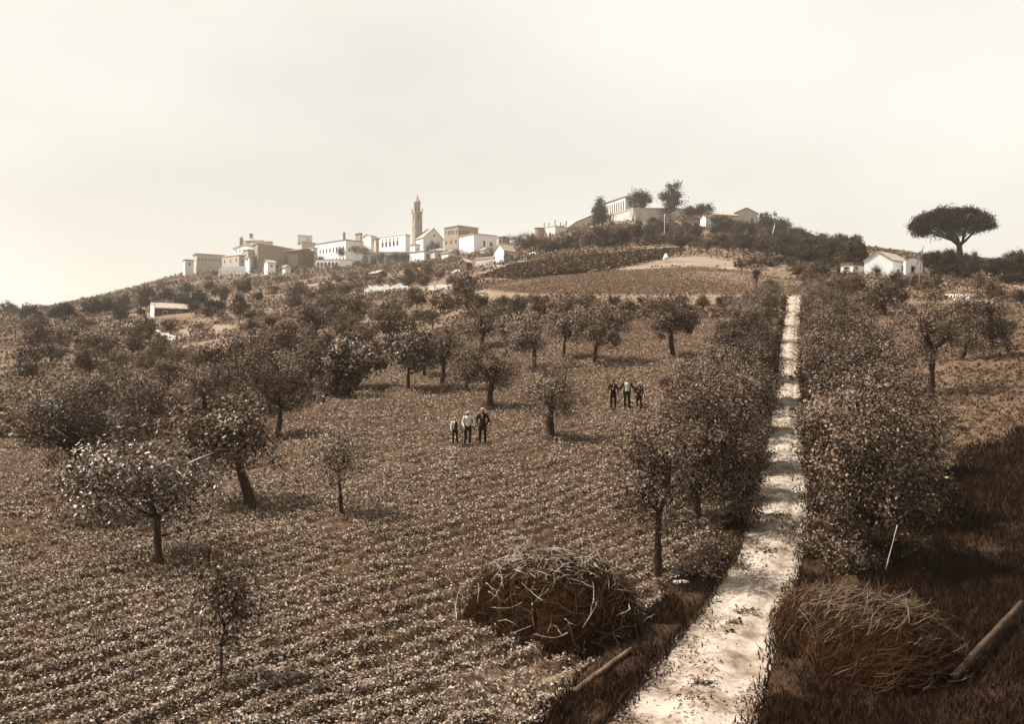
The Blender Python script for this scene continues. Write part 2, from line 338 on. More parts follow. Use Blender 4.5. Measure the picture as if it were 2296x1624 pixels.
# soil: tone of earth and grass per zone, bank shade included, fine clod relief
m, n, l, b = new_mat('soil', 0.95, 0.1); M['soil'] = m
a = n.new('ShaderNodeAttribute'); a.attribute_name = 'earth'
tcn = n.new('ShaderNodeTexCoord'); z = n.new('ShaderNodeTexNoise'); z.inputs['Scale'].default_value = 5.5; z.inputs['Detail'].default_value = 5; z.inputs['Roughness'].default_value = .7
l.new(tcn.outputs['Object'], z.inputs['Vector'])
mr = n.new('ShaderNodeMapRange'); mr.inputs[1].default_value = .3; mr.inputs[2].default_value = .7; mr.inputs[3].default_value = .24; mr.inputs[4].default_value = .74; l.new(z.outputs[0], mr.inputs[0])
mm = n.new('ShaderNodeMath'); mm.operation = 'MULTIPLY'; l.new(a.outputs['Fac'], mm.inputs[0]); l.new(mr.outputs[0], mm.inputs[1])
cr = n.new('ShaderNodeValToRGB'); cr.color_ramp.elements[0].color = (*tone(.03), 1); cr.color_ramp.elements[1].color = (*tone(.85), 1); cr.color_ramp.elements[1].position = .85
for v in (.1, .2, .35, .55): e = cr.color_ramp.elements.new(v); e.color = (*tone(v), 1)
l.new(mm.outputs[0], cr.inputs[0]); l.new(cr.outputs[0], b.inputs['Base Color'])
bp = n.new('ShaderNodeBump'); bp.inputs['Strength'].default_value = .9; bp.inputs['Distance'].default_value = .08
z2 = n.new('ShaderNodeTexNoise'); z2.inputs['Scale'].default_value = 7; z2.inputs['Detail'].default_value = 6; z2.inputs['Roughness'].default_value = .7; l.new(tcn.outputs['Object'], z2.inputs['Vector'])
l.new(z2.outputs[0], bp.inputs['Height']); l.new(bp.outputs[0], b.inputs['Normal'])

px_f = axis([(-900, -60, 50), (-60, 2356, 540), (2356, 3200, 50)])
ys_f = np.exp(axis([(math.log(2.6), math.log(16), 30), (math.log(16), math.log(111), 430)]))
terrain('ground', px_f, ys_f)
px_c = axis([(-900, -60, 30), (-60, 2356, 300), (2356, 3200, 30)])
ys_c = np.exp(axis([(math.log(110), math.log(800), 190), (math.log(800), math.log(2500), 30)]))
terrain('hillside', px_c, ys_c, -0.04)

# road: pale beaten earth between verges
m, n, l, b = new_mat('pale_road_dust', 0.95, 0.1); M['road'] = m
tcn = n.new('ShaderNodeTexCoord'); z = n.new('ShaderNodeTexNoise'); z.inputs['Scale'].default_value = 1.1; z.inputs['Detail'].default_value = 9; z.inputs['Roughness'].default_value = .72
l.new(tcn.outputs['Object'], z.inputs['Vector'])
cr = n.new('ShaderNodeValToRGB'); cr.color_ramp.elements[0].position = .34; cr.color_ramp.elements[1].position = .56
cr.color_ramp.elements[0].color = (*tone(.10), 1); cr.color_ramp.elements[1].color = (*tone(.31), 1); l.new(z.outputs[0], cr.inputs[0]); l.new(cr.outputs[0], b.inputs['Base Color'])
z2 = n.new('ShaderNodeTexNoise'); z2.inputs['Scale'].default_value = 9; z2.inputs['Detail'].default_value = 6; l.new(tcn.outputs['Object'], z2.inputs['Vector'])
bp = n.new('ShaderNodeBump'); bp.inputs['Strength'].default_value = .6; bp.inputs['Distance'].default_value = .05; l.new(z2.outputs[0], bp.inputs['Height']); l.new(bp.outputs[0], b.inputs['Normal'])
pyr = np.linspace(1760, 665, 420); V = []
for i, p in enumerate(pyr):
    xl = np.interp(-p, [-q[1] for q in ROAD_L], [q[0] for q in ROAD_L]); xr = np.interp(-p, [-q[1] for q in ROAD_R], [q[0] for q in ROAD_R])
    A = np.array(hit(xl, p)); B = np.array(hit(xr, p))
    for j in range(25):
        t = -0.06 + 1.12 * j / 24; P = A + (B - A) * t; x, y = P[0], P[1]
        zz = float(hgt(x, y)) - 0.02 + 0.05 * cos((t - .5) * 2 * pi) - 0.06 * math.exp(-((t - .27) / .07) ** 2) - 0.06 * math.exp(-((t - .73) / .07) ** 2)
        zz += 0.03 * (float(vnoise(np.array(x * 2.3), np.array(y * 2.3), 61)) - .5)
        V.append((x, y, zz - (0.12 if j in (0, 24) else 0)))
idx = np.arange(len(V)).reshape(-1, 25); q = np.stack([idx[:-1, :-1], idx[:-1, 1:], idx[1:, 1:], idx[1:, :-1]], -1).reshape(-1, 4)
tag(link(bpy.data.objects.new('road', mesh_np('road', V, q, M['road'], True))), kind='structure')
# thin summer haze between here and the town
hz = MB(); hz.box((400, 1240, 80), (5200, 2600, 200)); ho = hz.build('haze', None); tag(ho, kind='stuff')
hm = bpy.data.materials.new('thin_haze'); hm.use_nodes = True; hn = hm.node_tree; hn.nodes.clear(); ho_ = hn.nodes.new('ShaderNodeOutputMaterial'); pv = hn.nodes.new('ShaderNodeVolumePrincipled')
pv.inputs['Color'].default_value = (.95, .86, .74, 1); pv.inputs['Density'].default_value = 0.00018; pv.inputs['Anisotropy'].default_value = 0.2; hn.links.new(pv.outputs[0], ho_.inputs['Volume']); ho.data.materials.append(hm)

# ------------------------------------------------------------------ trees
def leaves(P, Nrm, L, W, rng, jl=0.35):
    """rhombic leaves at P with rough normals Nrm"""
    n = len(P); r = rng.normal(size=(n, 3)); r /= np.linalg.norm(r, axis=1, keepdims=True)
    d = np.cross(Nrm, r); d /= np.linalg.norm(d, axis=1, keepdims=True) + 1e-9
    s = np.cross(d, Nrm); s /= np.linalg.norm(s, axis=1, keepdims=True) + 1e-9
    l_ = (L * (1 + jl * rng.normal(size=(n, 1)))).clip(L * .3); w_ = (W * (1 + jl * rng.normal(size=(n, 1)))).clip(W * .3)
    A = P - d * l_ / 2; B = P + s * w_ / 2; C = P + d * l_ / 2; D = P - s * w_ / 2
    V = np.stack([A, B, C, D], 1).reshape(-1, 3); q = np.arange(4 * n).reshape(n, 4)
    return V, q

def crown_clumps(rng, rx, ry, rz, n, lob=0.3, flat=0.0, hollow=0.45):
    u = rng.normal(size=(n, 3)); u /= np.linalg.norm(u, axis=1, keepdims=True)
    k = rng.normal(size=(5, 3)); k /= np.linalg.norm(k, axis=1, keepdims=True)
    lobes = 1 + lob * (np.max(u @ k.T, axis=1) - 0.75) * 1.6
    rad = (hollow + (1 - hollow) * rng.random(n) ** 0.6) * lobes
    P = u * rad[:, None]
    P[:, 2] = np.where(P[:, 2] < 0, P[:, 2] * (1 - flat), P[:, 2])
    # break the crown into a few unequal masses so the outline is ragged
    nb = 6; S = rng.normal(size=(nb, 3)); S /= np.linalg.norm(S, axis=1, keepdims=True); S[:, 2] = np.abs(S[:, 2]) * .9 - .25
    S *= rng.uniform(.42, .66, (nb, 1)); rr = rng.uniform(.36, .58, nb); kk = rng.integers(nb, size=n)
    Q = S[kk] + u * (rr[kk] * (.35 + .65 * rng.random(n) ** .5))[:, None]; mix = rng.random(n) < min(1, .55 + lob * .4)
    P = np.where(mix[:, None], Q, P * .85)
    P = P - np.array([0, 0, (P[:, 2].max() + P[:, 2].min()) / 2]); P = P / np.percentile(np.abs(P), 97, axis=0)
    P = np.clip(P, -1.1, 1.1); P[:, 2] = np.where(P[:, 2] < 0, P[:, 2] * (1 - flat * .5), P[:, 2])
    return P * np.array([rx, ry, rz])

def gen_tree(seed, H, rx, rz, trunk_h, tr, ncl=60, nleaf=9000, L=.12, W=.045, lean=(0, 0), ry=None, sig=.23, flat=.3, lob=.35, forks=4, up=.5, hollow=.4, kmesh=None, droop=0.0, twist=.12, nlimb=None):
    rng = np.random.default_rng(seed); ry = ry or rx
    c = np.array([lean[0], lean[1], H - rz]); cl = crown_clumps(rng, rx - sig * .6, ry - sig * .6, rz - sig * .5, ncl, lob, flat, hollow) + c
    mb = MB(); top = np.array([lean[0] * .6, lean[1] * .6, trunk_h])
    pts = []; rad = []; ph = rng.random() * 6
    for i in range(7):
        t = i / 6; p = top * t; p = p + np.array([cos(ph + t * 4), sin(ph + t * 5), 0]) * twist * tr * 6 * t * (1.0 - .3 * t)
        p[2] = -0.35 + (trunk_h + .35) * t; pts.append(tuple(p)); rad.append(tr * (1.0 - .35 * t) * (1.45 if i == 0 else 1.18 if i == 1 else 1 + .12 * rng.normal()))
    mb.tube(pts, rad, 8); T = np.array(pts[-1])
    tips = cl[rng.permutation(len(cl))]
    mains = []
    for i in range(forks):
        a = 2 * pi * (i + rng.random() * .5) / forks; e = c + np.array([cos(a) * rx * .45, sin(a) * ry * .45, rz * (.05 + .3 * rng.random())])
        mid = (T + e) / 2 + np.array([cos(a) * rx * .12, sin(a) * ry * .12, -rz * .08])
        mb.tube([tuple(T - np.array([0, 0, tr])), tuple(mid), tuple(e)], [tr * .55, tr * .38, tr * .2], 6); mains.append((mid, e))
    for p in tips[:(nlimb if nlimb is not None else min(len(tips), 46))]:
        mid, e = mains[int(rng.integers(len(mains)))]; s = mid + (e - mid) * rng.random()
        m_ = (s + p) / 2 + rng.normal(size=3) * .12
        mb.tube([tuple(s), tuple(m_), tuple(p)], [tr * .16, tr * .11, tr * .04], 4)
    k = rng.integers(len(cl), size=nleaf); P = cl[k] + rng.normal(size=(nleaf, 3)) * sig * (0.7 + .6 * (k[:, None] % 3) / 2)
    P[:, 2] -= droop * rng.random(nleaf) ** 2
    cn_ = rng.normal(size=(len(cl), 3)) * .35; nn = (P - c) / np.array([rx, ry, rz]) * .8 + cn_[k] + rng.normal(size=(nleaf, 3)) * .55 + np.array([0, 0, up * .8]); nn /= np.linalg.norm(nn, axis=1, keepdims=True)
    V, q = leaves(P, nn, L, W, rng)
    return mb, (V, q)

MESH = {}
def tree_meshes(key, leafmat, barkmat, **kw):
    if key not in MESH:
        mb, (V, q) = gen_tree(**kw)
        MESH[key] = (mb.mesh('trunk', M[barkmat], True), mesh_np('crown', V, q, M[leafmat]))
    return MESH[key]
def put_tree(key, name, loc, label, group, cat='tree', scale=(1, 1, 1), rz=0.0, parts=True):
    tm, cm = MESH[key]; e = empty(name, loc, label, cat, group, rz); e.scale = scale
    if parts: link(bpy.data.objects.new('trunk', tm), e)
    link(bpy.data.objects.new('crown', cm), e); return e

# near, individually shaped trees:  base (px,py), crown left, right, top, bottom in the print
def near_tree(base, cl, cr_, ct, cb, label, leafmat='olive', name='olive_tree', group='olive trees scattered over the ploughed field', seed=0, dens=1.0, L=.095, W=.038, tr=.13, bark='bark', **kw):
    X, Y, Z = hit(*base); k = Y / F; H = (base[1] - ct) * k; rx = (cr_ - cl) / 2 * k * .97; rz = (cb - ct) / 2 * k * 1.08
    lean = ((cl + cr_) / 2 - base[0]) * k; th = max(.35, H - 2 * rz * (1 - .25))
    nl = int(dens * 4500 * (rx * rz) ** .8 * min(1.6, (45 / Y) ** .5)); nl = max(2500, min(nl, 15000))
    mb, (V, q) = gen_tree(seed, H, rx, rz, min(th, H * .6), tr, nleaf=nl, L=L * max(1, Y / 48), W=W * max(1, Y / 48), lean=(lean, 0), ry=rx * .95, **kw)
    e = empty(name, (X, Y, Z), label, 'tree', group)
    mb.build('trunk', M[bark], e, True)
    link(bpy.data.objects.new('crown', mesh_np('crown', V, q, M[leafmat])), e)
    return e, mb

OG = 'olive trees scattered over the ploughed field'
NT = [
 ((1237, 985), 1163, 1312, 800, 935, 'round olive tree standing alone between the two groups of men, with a thick knotted trunk', 'olive', 'olive_tree', dict(seed=1, tr=.2, dens=1.1)),
 ((1100, 912), 1028, 1168, 772, 862, 'flat crowned olive tree just behind the dark-suited man of the lower group', 'olive', 'olive_tree', dict(seed=2, tr=.21, dens=1.2)),
 ((1047, 878), 1010, 1082, 770, 840, 'thin trunked small olive close beside the flat crowned olive', 'olive', 'olive_tree', dict(seed=3, tr=.12)),
 ((992, 860), 945, 1042, 735, 822, 'straight stout trunked olive just beyond the fig with glittering leaves', 'olive', 'olive_tree', dict(seed=4, tr=.16)),
 ((951, 848), 925, 982, 745, 825, 'half hidden olive between the glittering fig and the straight stout trunked olive', 'olive', 'olive_tree', dict(seed=5, tr=.15)),
 ((914, 880), 866, 980, 732, 825, 'fig tree with glittering leaves and a pale rimmed straight trunk in the middle row', 'fig', 'fig_tree', dict(seed=6, tr=.13, dens=.6, L=.12, W=.08, sig=.3)),
 ((799, 873), 742, 868, 752, 838, 'broad spreading tree with a leaning stump-like trunk behind the ivy wrapped trunk', 'broad', 'fig_tree', dict(seed=7, tr=.22, dens=.8, L=.15, W=.09)),
 ((775, 893), 735, 812, 770, 872, 'tree with a very thick ivy wrapped trunk at the edge of the dense olives', 'broad', 'ivy_clad_tree', dict(seed=8, tr=.34, dens=1.0, L=.14, W=.08)),
 ((622, 984), 535, 722, 795, 935, 'large dense olive tree on the slope above the small forked sapling olive', 'olive', 'olive_tree', dict(seed=9, tr=.16, dens=1.3)),
 ((337, 982), 245, 415, 835, 935, 'shaded olive tree with a dark trunk framed by grass on the left slope', 'olive', 'olive_tree', dict(seed=10, tr=.2, dens=1.2)),
 ((165, 1092), 55, 268, 872, 1045, 'big dark olive tree with a short thick trunk nearest the left edge', 'broad', 'olive_tree', dict(seed=11, tr=.26, dens=1.4)),
 ((278, 1022), 200, 345, 915, 1000, 'dark low crowned tree right behind the large fig on the left', 'broad', 'olive_tree', dict(seed=12, tr=.18, dens=1.2)),
 ((568, 1142), 405, 625, 872, 1045, 'tree with a tall trunk leaning left out of the field and a ragged crown', 'broad', 'orchard_tree', dict(seed=13, tr=.19, dens=.75, L=.13, W=.07)),
 ((765, 1160), 685, 835, 940, 1085, 'small olive with a thin forked stem and see-through V shaped crown in the open field', 'olive', 'olive_tree', dict(seed=17, tr=.075, dens=.7, flat=.0, sig=.25)),
 ((1480, 1302), 1378, 1565, 925, 1195, 'tall olive with a forked slender trunk beside the white stone at the verge', 'olive', 'olive_tree', dict(seed=19, tr=.12, dens=.85, sig=.3)),
 ((1200, 828), 1138, 1246, 690, 790, 'olive tree on two leaning trunks in the upper field', 'olive', 'olive_tree', dict(seed=20, tr=.17)),
 ((1265, 802), 1225, 1310, 690, 768, 'small olive with a curved trunk in the upper field beside the twin trunk olive', 'olive', 'olive_tree', dict(seed=21, tr=.13)),
 ((1332, 815), 1268, 1412, 685, 775, 'olive tree with a crown dividing into two upright limbs in the upper field', 'olive', 'olive_tree', dict(seed=22, tr=.17, dens=1.1)),
 ((1510, 800), 1440, 1562, 655, 757, 'olive tree with a swollen leaning trunk near the top right of the ploughed field', 'olive', 'olive_tree', dict(seed=23, tr=.2, dens=1.1)),
 ((1076, 782), 1038, 1132, 688, 765, 'olive tree with a dark compact crown at the upper end of the field', 'olive', 'olive_tree', dict(seed=24, tr=.15)),
 ((1146, 785), 1112, 1178, 700, 770, 'little olive with a short stump trunk at the upper end of the field', 'olive', 'olive_tree', dict(seed=25, tr=.14)),
 ((2088, 895), 1990, 2205, 650, 805, 'dark crowned tree with a long curving bare trunk on the right hand field', 'broad', 'orchard_tree', dict(seed=26, tr=.2, dens=2.4)),
 ((2146, 810), 2118, 2275, 640, 790, 'deeply shaded tree behind the curved trunk tree on the right hand field', 'broad', 'orchard_tree', dict(seed=27, tr=.28, dens=2.0)),
 ((1987, 707), 1915, 2035, 622, 693, 'small dark tree with a fanning trunk at the top of the right hand field', 'broad', 'orchard_tree', dict(seed=28, tr=.2, dens=1.1)),
 ((700, 890), 640, 745, 770, 850, 'speckled olive tree crowded against the large dense one at the field edge', 'olive', 'olive_tree', dict(seed=31, tr=.15, dens=1.1)),
 ((545, 930), 490, 620, 795, 880, 'olive tree rising behind the tall leaning trunk', 'olive', 'olive_tree', dict(seed=32, tr=.15, dens=1.1)),
 ((455, 935), 395, 515, 815, 900, 'olive tree in the dense band at the lower end of the slope', 'broad', 'olive_tree', dict(seed=33, tr=.15, dens=1.1)),
 ((110, 1000), 40, 180, 880, 960, 'shaded tree behind the big dark olive at the left edge', 'broad', 'olive_tree', dict(seed=34, tr=.2, dens=1.1)),
 ((235, 935), 170, 300, 840, 905, 'low rounded olive on the left slope beyond the shaded one', 'olive', 'olive_tree', dict(seed=35, tr=.15, dens=1.1)),
]
for base, a0, a1, t0, b0, lab, lm, nm, kw in NT:
    near_tree(base, a0, a1, t0, b0, lab, leafmat=lm, name=nm, group=OG if nm == 'olive_tree' else None, **kw)

def pale_limbs(e, paths, mat='bark_pale'):
    for pts, r0 in paths:
        n_ = len(pts); MB().tube(pts, [r0 * (1 - .75 * i / (n_ - 1)) for i in range(n_)], 6).build('limb', M[mat], e, True)
# the large fig near the left, with bare pale limbs
e, mb = near_tree((366, 1272), 190, 482, 1005, 1190, 'fig tree with glinting leaves and long bare pale limbs in the near left field', 'fig', 'fig_tree', None, 14, dens=.5, L=.105, W=.06, tr=.12, sig=.33, ncl=60, nlimb=40, flat=0, hollow=.3)
k = e.location.y / F
def lp(x, y, d=0): return ((x - 366) * k, d, (1272 - y) * k)
pale_limbs(e, [([lp(372, 1105), lp(400, 1090, -.3), lp(425, 1070, -.5), lp(442, 1030, -.7), lp(438, 1022, -.8)], .05), ([lp(440, 1035, -.7), lp(470, 1022, -.9), lp(500, 1010, -.9)], .03),
 ([lp(372, 1100), lp(376, 1075, -.2), lp(377, 1055, -.3)], .045), ([lp(366, 1108), lp(340, 1122, -.2), lp(315, 1120, -.4), lp(300, 1112, -.4)], .03), ([lp(425, 1070, -.5), lp(415, 1055, -.6), lp(432, 1060, -.8)], .03),
 ([lp(360, 1130), lp(335, 1150, .1), lp(328, 1190, .1)], .025)])
near_tree((236, 1176), 128, 300, 1010, 1120, 'dark leafy fig behind and to the left of the pale limbed one', 'fig', 'fig_tree', None, 15, dens=.55, L=.12, W=.075, tr=.13, sig=.33)
# slender sapling at the bottom
X, Y, Z = at(492, 20.3)
mb, (V, q) = gen_tree(18, 2.95, .62, .95, 1.3, .035, ncl=34, nleaf=2600, L=.085, W=.055, lean=(.15, 0), sig=.15, flat=-.3, forks=3, hollow=.2)
e = empty('young_fruit_tree', (X, Y, Z), 'slender young fruit tree with a pointed sparse crown in the near field corner', 'tree'); mb.build('trunk', M['bark'], e, True); link(bpy.data.objects.new('crown', mesh_np('crown', V, q, M['broad'])), e)

# roadside rows: variants shared
for i in range(5):
    tree_meshes(('row', i), 'broad' if i % 2 else 'olive', 'bark', seed=100 + i, H=4.4, rx=1.9, rz=1.75, trunk_h=1.2, tr=.15, ncl=110, nleaf=18000, L=.10, W=.048, sig=.22, flat=.05, lob=.6, hollow=.25, up=.45)
LROW = [(1562, 1175, 1.0), (1598, 1100, 1.0), (1560, 1020, .95), (1640, 1040, 1.05), (1590, 960, 1.0), (1665, 970, 1.0), (1640, 905, 1.05), (1690, 900, .95), (1650, 850, 1.05), (1700, 845, .9), (1672, 800, 1.0), (1700, 765, 1.0), (1660, 745, .95), (1712, 728, 1.0), (1716, 698, .95), (1725, 680, .9)]
def sf(y): return float(np.interp(y, [690, 850], [.68, 1.0]))
adj = ['first', 'second', 'third', 'fourth', 'fifth', 'sixth', 'seventh', 'eighth', 'ninth', 'tenth', 'eleventh', 'twelfth', 'thirteenth', 'fourteenth', 'fifteenth', 'sixteenth', 'seventeenth', 'eighteenth']
for i, (bx, by, s) in enumerate(LROW):
    X, Y, Z = hit(bx, by); put_tree(('row', i % 5), 'roadside_tree', (X, Y, Z - .1), f'{adj[i]} tree uphill in the crowded row on the field side of the road', 'trees crowding the field side of the road', scale=(s * sf(by), s * sf(by), s * .97 * sf(by)), rz=i * 1.7)
RROW = [(1945, 1268, 1.08), (1985, 1175, 1.1), (1925, 1140, 1.0), (2000, 1090, 1.0), (1910, 1050, 1.1), (1960, 1000, 1.15), (1885, 965, 1.1), (1935, 915, 1.15), (1868, 890, 1.1), (1900, 840, 1.1), (1855, 830, 1.05), (1895, 790, 1.0), (1845, 780, 1.05), (1870, 745, 1.05), (1838, 735, 1.0), (1832, 705, 1.0), (1860, 700, .95), (1835, 680, .9)]
for i, (bx, by, s) in enumerate(RROW):
    X, Y, Z = hit(bx, by); put_tree(('row', (i + 2) % 5), 'roadside_tree', (X, Y, Z), f'{adj[i]} tree uphill in the dense shaded row right of the road', 'trees crowding the shaded side of the road', scale=(s * sf(by), s * sf(by), s * sf(by)), rz=i * 2.3 + 1)

# mid and far trees
for i in range(5):
    tree_meshes(('mid', i), 'olive_far', 'bark', seed=200 + i, H=4.0, rx=2.1, rz=1.6, trunk_h=1.1, tr=.16, ncl=55, nleaf=4200, L=.2, W=.1, sig=.3, flat=.3, lob=.6, nlimb=16)
    tree_meshes(('far', i), 'olive_far', 'bark', seed=220 + i, H=4.0, rx=2.2, rz=1.75, trunk_h=.9, tr=.18, ncl=34, nleaf=1800, L=.36, W=.2, sig=.34, flat=.3, lob=.7, nlimb=8, forks=3)
    tree_meshes(('far2', i), 'olive_far', 'bark', seed=280 + i, H=5.6, rx=3.4, rz=2.5, trunk_h=.9, tr=.2, ncl=44, nleaf=3000, L=.42, W=.24, sig=.45, flat=.2, lob=.7, nlimb=8, forks=3)
    tree_meshes(('ever', i), 'dark', 'bark', seed=240 + i, H=7.0, rx=3.0, rz=3.0, trunk_h=1.4, tr=.25, ncl=50, nleaf=3600, L=.5, W=.3, sig=.55, flat=.1, lob=.6, nlimb=8, forks=3)
    tree_meshes(('bush', i), 'dark' if i % 2 else 'olive_far', 'bark', seed=260 + i, H=2.0, rx=1.5, rz=1.1, trunk_h=.3, tr=.08, ncl=26, nleaf=1100, L=.26, W=.15, sig=.28, flat=.4, lob=.7, nlimb=6, forks=3)

def scatter(poly, n, mind, fn, seed):
    rng = random.Random(seed); xs = [p[0] for p in poly]; ys = [p[1] for p in poly]; pts = []
    for _ in range(n * 40):
        if len(pts) >= n: break
        x = rng.uniform(min(xs), max(xs)); y = rng.uniform(min(ys), max(ys))
        if not inpoly(np.array([x]), np.array([y]), poly)[0]: continue
        if any(inpoly(np.array([x]), np.array([y - 3]), p)[0] for p in (PALE, MEADOW, YARD1, YARD2, STRIP)): continue
        if any((x - a) ** 2 + ((y - b) * 2.2) ** 2 < mind ** 2 for a, b in pts): continue
        pts.append((x, y))
    pts.sort(key=lambda p: p[1])
    for i, (x, y) in enumerate(pts): fn(i, x, y, rng)
DIM = dict(mid=(4, 2.1), far=(4, 2.2), far2=(5.6, 3.4), ever=(7, 3), bush=(2, 1.5))
KEEP = [(-60, 180, 560, 676, 999), (180, 300, 560, 655, 999), (345, 430, 560, 626, 999), (333, 430, 681, 713, 250), (393, 433, 736, 757, 999), (456, 548, 728, 752, 999), (1935, 2070, 560, 610, 179), (1092, 1158, 545, 598, 262), (818, 914, 648, 661, 999), (962, 1015, 649, 658, 999), (827, 868, 600, 616, 330),
 (494, 546, 596, 618, 540), (706, 790, 535, 586, 640), (845, 920, 520, 556, 670), (1090, 1770, 606, 655, 999), (1380, 1650, 574, 606, 999), (1374, 1556, 464, 490, 480), (1642, 1700, 462, 494, 470), (1576, 1586, 496, 530, 430), (1600, 1640, 476, 486, 455),
 (917, 1017, 560, 578, 560), (578, 640, 540, 578, 600), (1030, 1112, 520, 556, 610), (1014, 1036, 603, 614, 999), (1180, 1206, 558, 572, 999), (1272, 1326, 480, 516, 450), (1222, 1270, 500, 532, 425), (2120, 2184, 656, 670, 999), (1890, 1936, 592, 606, 182), (1492, 1494, 574, 583, 999), (434, 510, 566, 592, 610)]
def hides(kd, s, x, y, Y):
    H, r = DIM[kd]; h = H * s * F / Y; w_ = r * s * F / Y * .85
    return any(Y < k_[4] and x + w_ > k_[0] and x - w_ < k_[1] and y - h < k_[3] and y > k_[2] for k_ in KEEP)
def grove(kind, name, label, group, smin, smax, cat='tree'):
    def f(i, x, y, rng):
        X, Y, Z = hit(x, y); s = smin + (smax - smin) * rng.random() ** 1.3; kd = kind if isinstance(kind, str) else rng.choice(kind)
        for _ in range(4):
            if hides(kd, s, x, y, Y): s *= .7
        if hides(kd, s, x, y, Y) or s < smin * .4: return
        put_tree((kd, rng.randrange(5)), name, (X, Y, Z - .1), label, group, cat, (s * rng.uniform(.9, 1.25), s, s * rng.uniform(.8, 1.15)), rng.uniform(0, 6.28))
    return f
# far edge of the field
scatter([(1040, 745), (1100, 722), (1300, 708), (1560, 702), (1745, 700), (1745, 676), (1300, 678), (1060, 690)], 30, 30, grove('mid', 'olive_tree', 'olive tree in the unbroken belt along the top of the ploughed field', 'olive trees in the belt along the top of the field', .5, .78), 1)
# olives left of the field edge
scatter([(180, 900), (560, 880), (720, 850), (860, 790), (1010, 735), (1050, 700), (900, 700), (600, 770), (200, 830)], 30, 34, grove('mid', 'olive_tree', 'speckled olive tree in the dense grove that borders the ploughed field downhill', 'olive trees in the dense grove beside the field', .5, 1.05), 2)
scatter([(560, 760), (1080, 700), (1080, 655), (900, 650), (640, 680), (560, 700)], 40, 21, grove('far', 'olive_tree', 'small olive tree on the middle slope under the pale terrace walls', 'olive trees on the middle slope', .4, 1.0), 3)
scatter([(60, 880), (180, 840), (560, 760), (560, 700), (420, 720), (250, 730), (60, 740)], 34, 26, grove('far', 'hillside_tree', 'shadowy tree on the lower slope below the farmhouse with the white gable', 'trees on the lower slope below the farmhouse', .4, 1.05), 4)
scatter([(60, 742), (250, 728), (330, 735), (430, 718), (640, 680), (560, 655), (420, 650), (300, 680), (60, 712)], 42, 20, grove('ever', 'hillside_tree', 'dark leafy tree on the slope around and above the farmhouse with the white gable', 'dark trees around the farmhouse', .35, .85), 5)
scatter([(430, 632), (560, 650), (640, 680), (900, 650), (1080, 655), (1090, 640), (900, 600), (760, 596), (560, 612)], 70, 15, grove('far', 'shrub', 'small rounded shrub on the open slope just below the town', 'shrubs on the slope below the town', .4, 1.0, 'bush'), 6)
scatter([(470, 616), (720, 596), (850, 590), (860, 600), (700, 612), (480, 626)], 26, 14, grove('ever', 'garden_tree', 'garden tree at the foot of the town walls', 'garden trees at the foot of the town walls', .28, .55), 7)
# skyline trees, left
scatter([(-40, 716), (60, 706), (200, 684), (330, 664), (430, 632), (430, 626), (330, 656), (200, 674), (-40, 710)], 34, 13, grove('far', 'skyline_tree', 'small tree on the bare skyline running down from the town', 'trees along the descending skyline', .35, 1.1), 8)
# castle hill
scatter([(1180, 580), (1300, 562), (1500, 556), (1640, 566), (1760, 580), (1760, 540), (1560, 520), (1300, 530), (1190, 556)], 125, 13, grove(('ever', 'ever', 'far2', 'far2', 'far'), 'hillside_tree', 'leafy tree in the mixed wood on the slope beneath the bastion', 'trees on the slope beneath the bastion', .45, .85), 9)
scatter([(1330, 508), (1420, 508), (1560, 505), (1600, 520), (1560, 530), (1330, 530)], 16, 16, grove('ever', 'evergreen_tree', 'dark evergreen close under the bastion wall', 'evergreens close under the bastion wall', .3, .5), 10)
scatter([(1600, 525), (1760, 535), (1760, 522), (1600, 512)], 14, 16, grove('ever', 'evergreen_tree', 'dark evergreen around the hilltop houses', 'evergreens around the hilltop houses', .4, .75), 11)
scatter([(1760, 590), (1930, 608), (1930, 585), (1930, 562), (1760, 535)], 60, 12, grove('ever', 'evergreen_tree', 'dark evergreen in the wood descending from the castle to the cottage', 'evergreens between castle and cottage', .4, .75), 12)
scatter([(1660, 612), (1760, 618), (1930, 628), (1930, 610), (1760, 590), (1660, 594)], 30, 15, grove('bush', 'shrub', 'bushy shrub at the hedge beyond the top of the road', 'shrubs beyond the top of the road', .7, 1.3, 'bush'), 13)
scatter([(1810, 668), (1930, 672), (1930, 640), (1810, 635)], 12, 22, grove('mid', 'orchard_tree', 'orchard tree between the top of the road and the cottage', 'orchard trees below the cottage', .45, .7), 14)
scatter([(2070, 630), (2300, 640), (2300, 598), (2075, 595)], 26, 20, grove('ever', 'evergreen_tree', 'shaded evergreen behind the cottage under the umbrella pine', 'evergreens under the umbrella pine', .35, .6), 15)
scatter([(2010, 655), (2110, 660), (2300, 690), (2300, 672), (2200, 652), (2100, 640), (2010, 640)], 14, 24, grove('mid', 'orchard_tree', 'leafy orchard tree on the terrace in front of the cottage', 'orchard trees on the cottage terrace', .45, .75), 16)
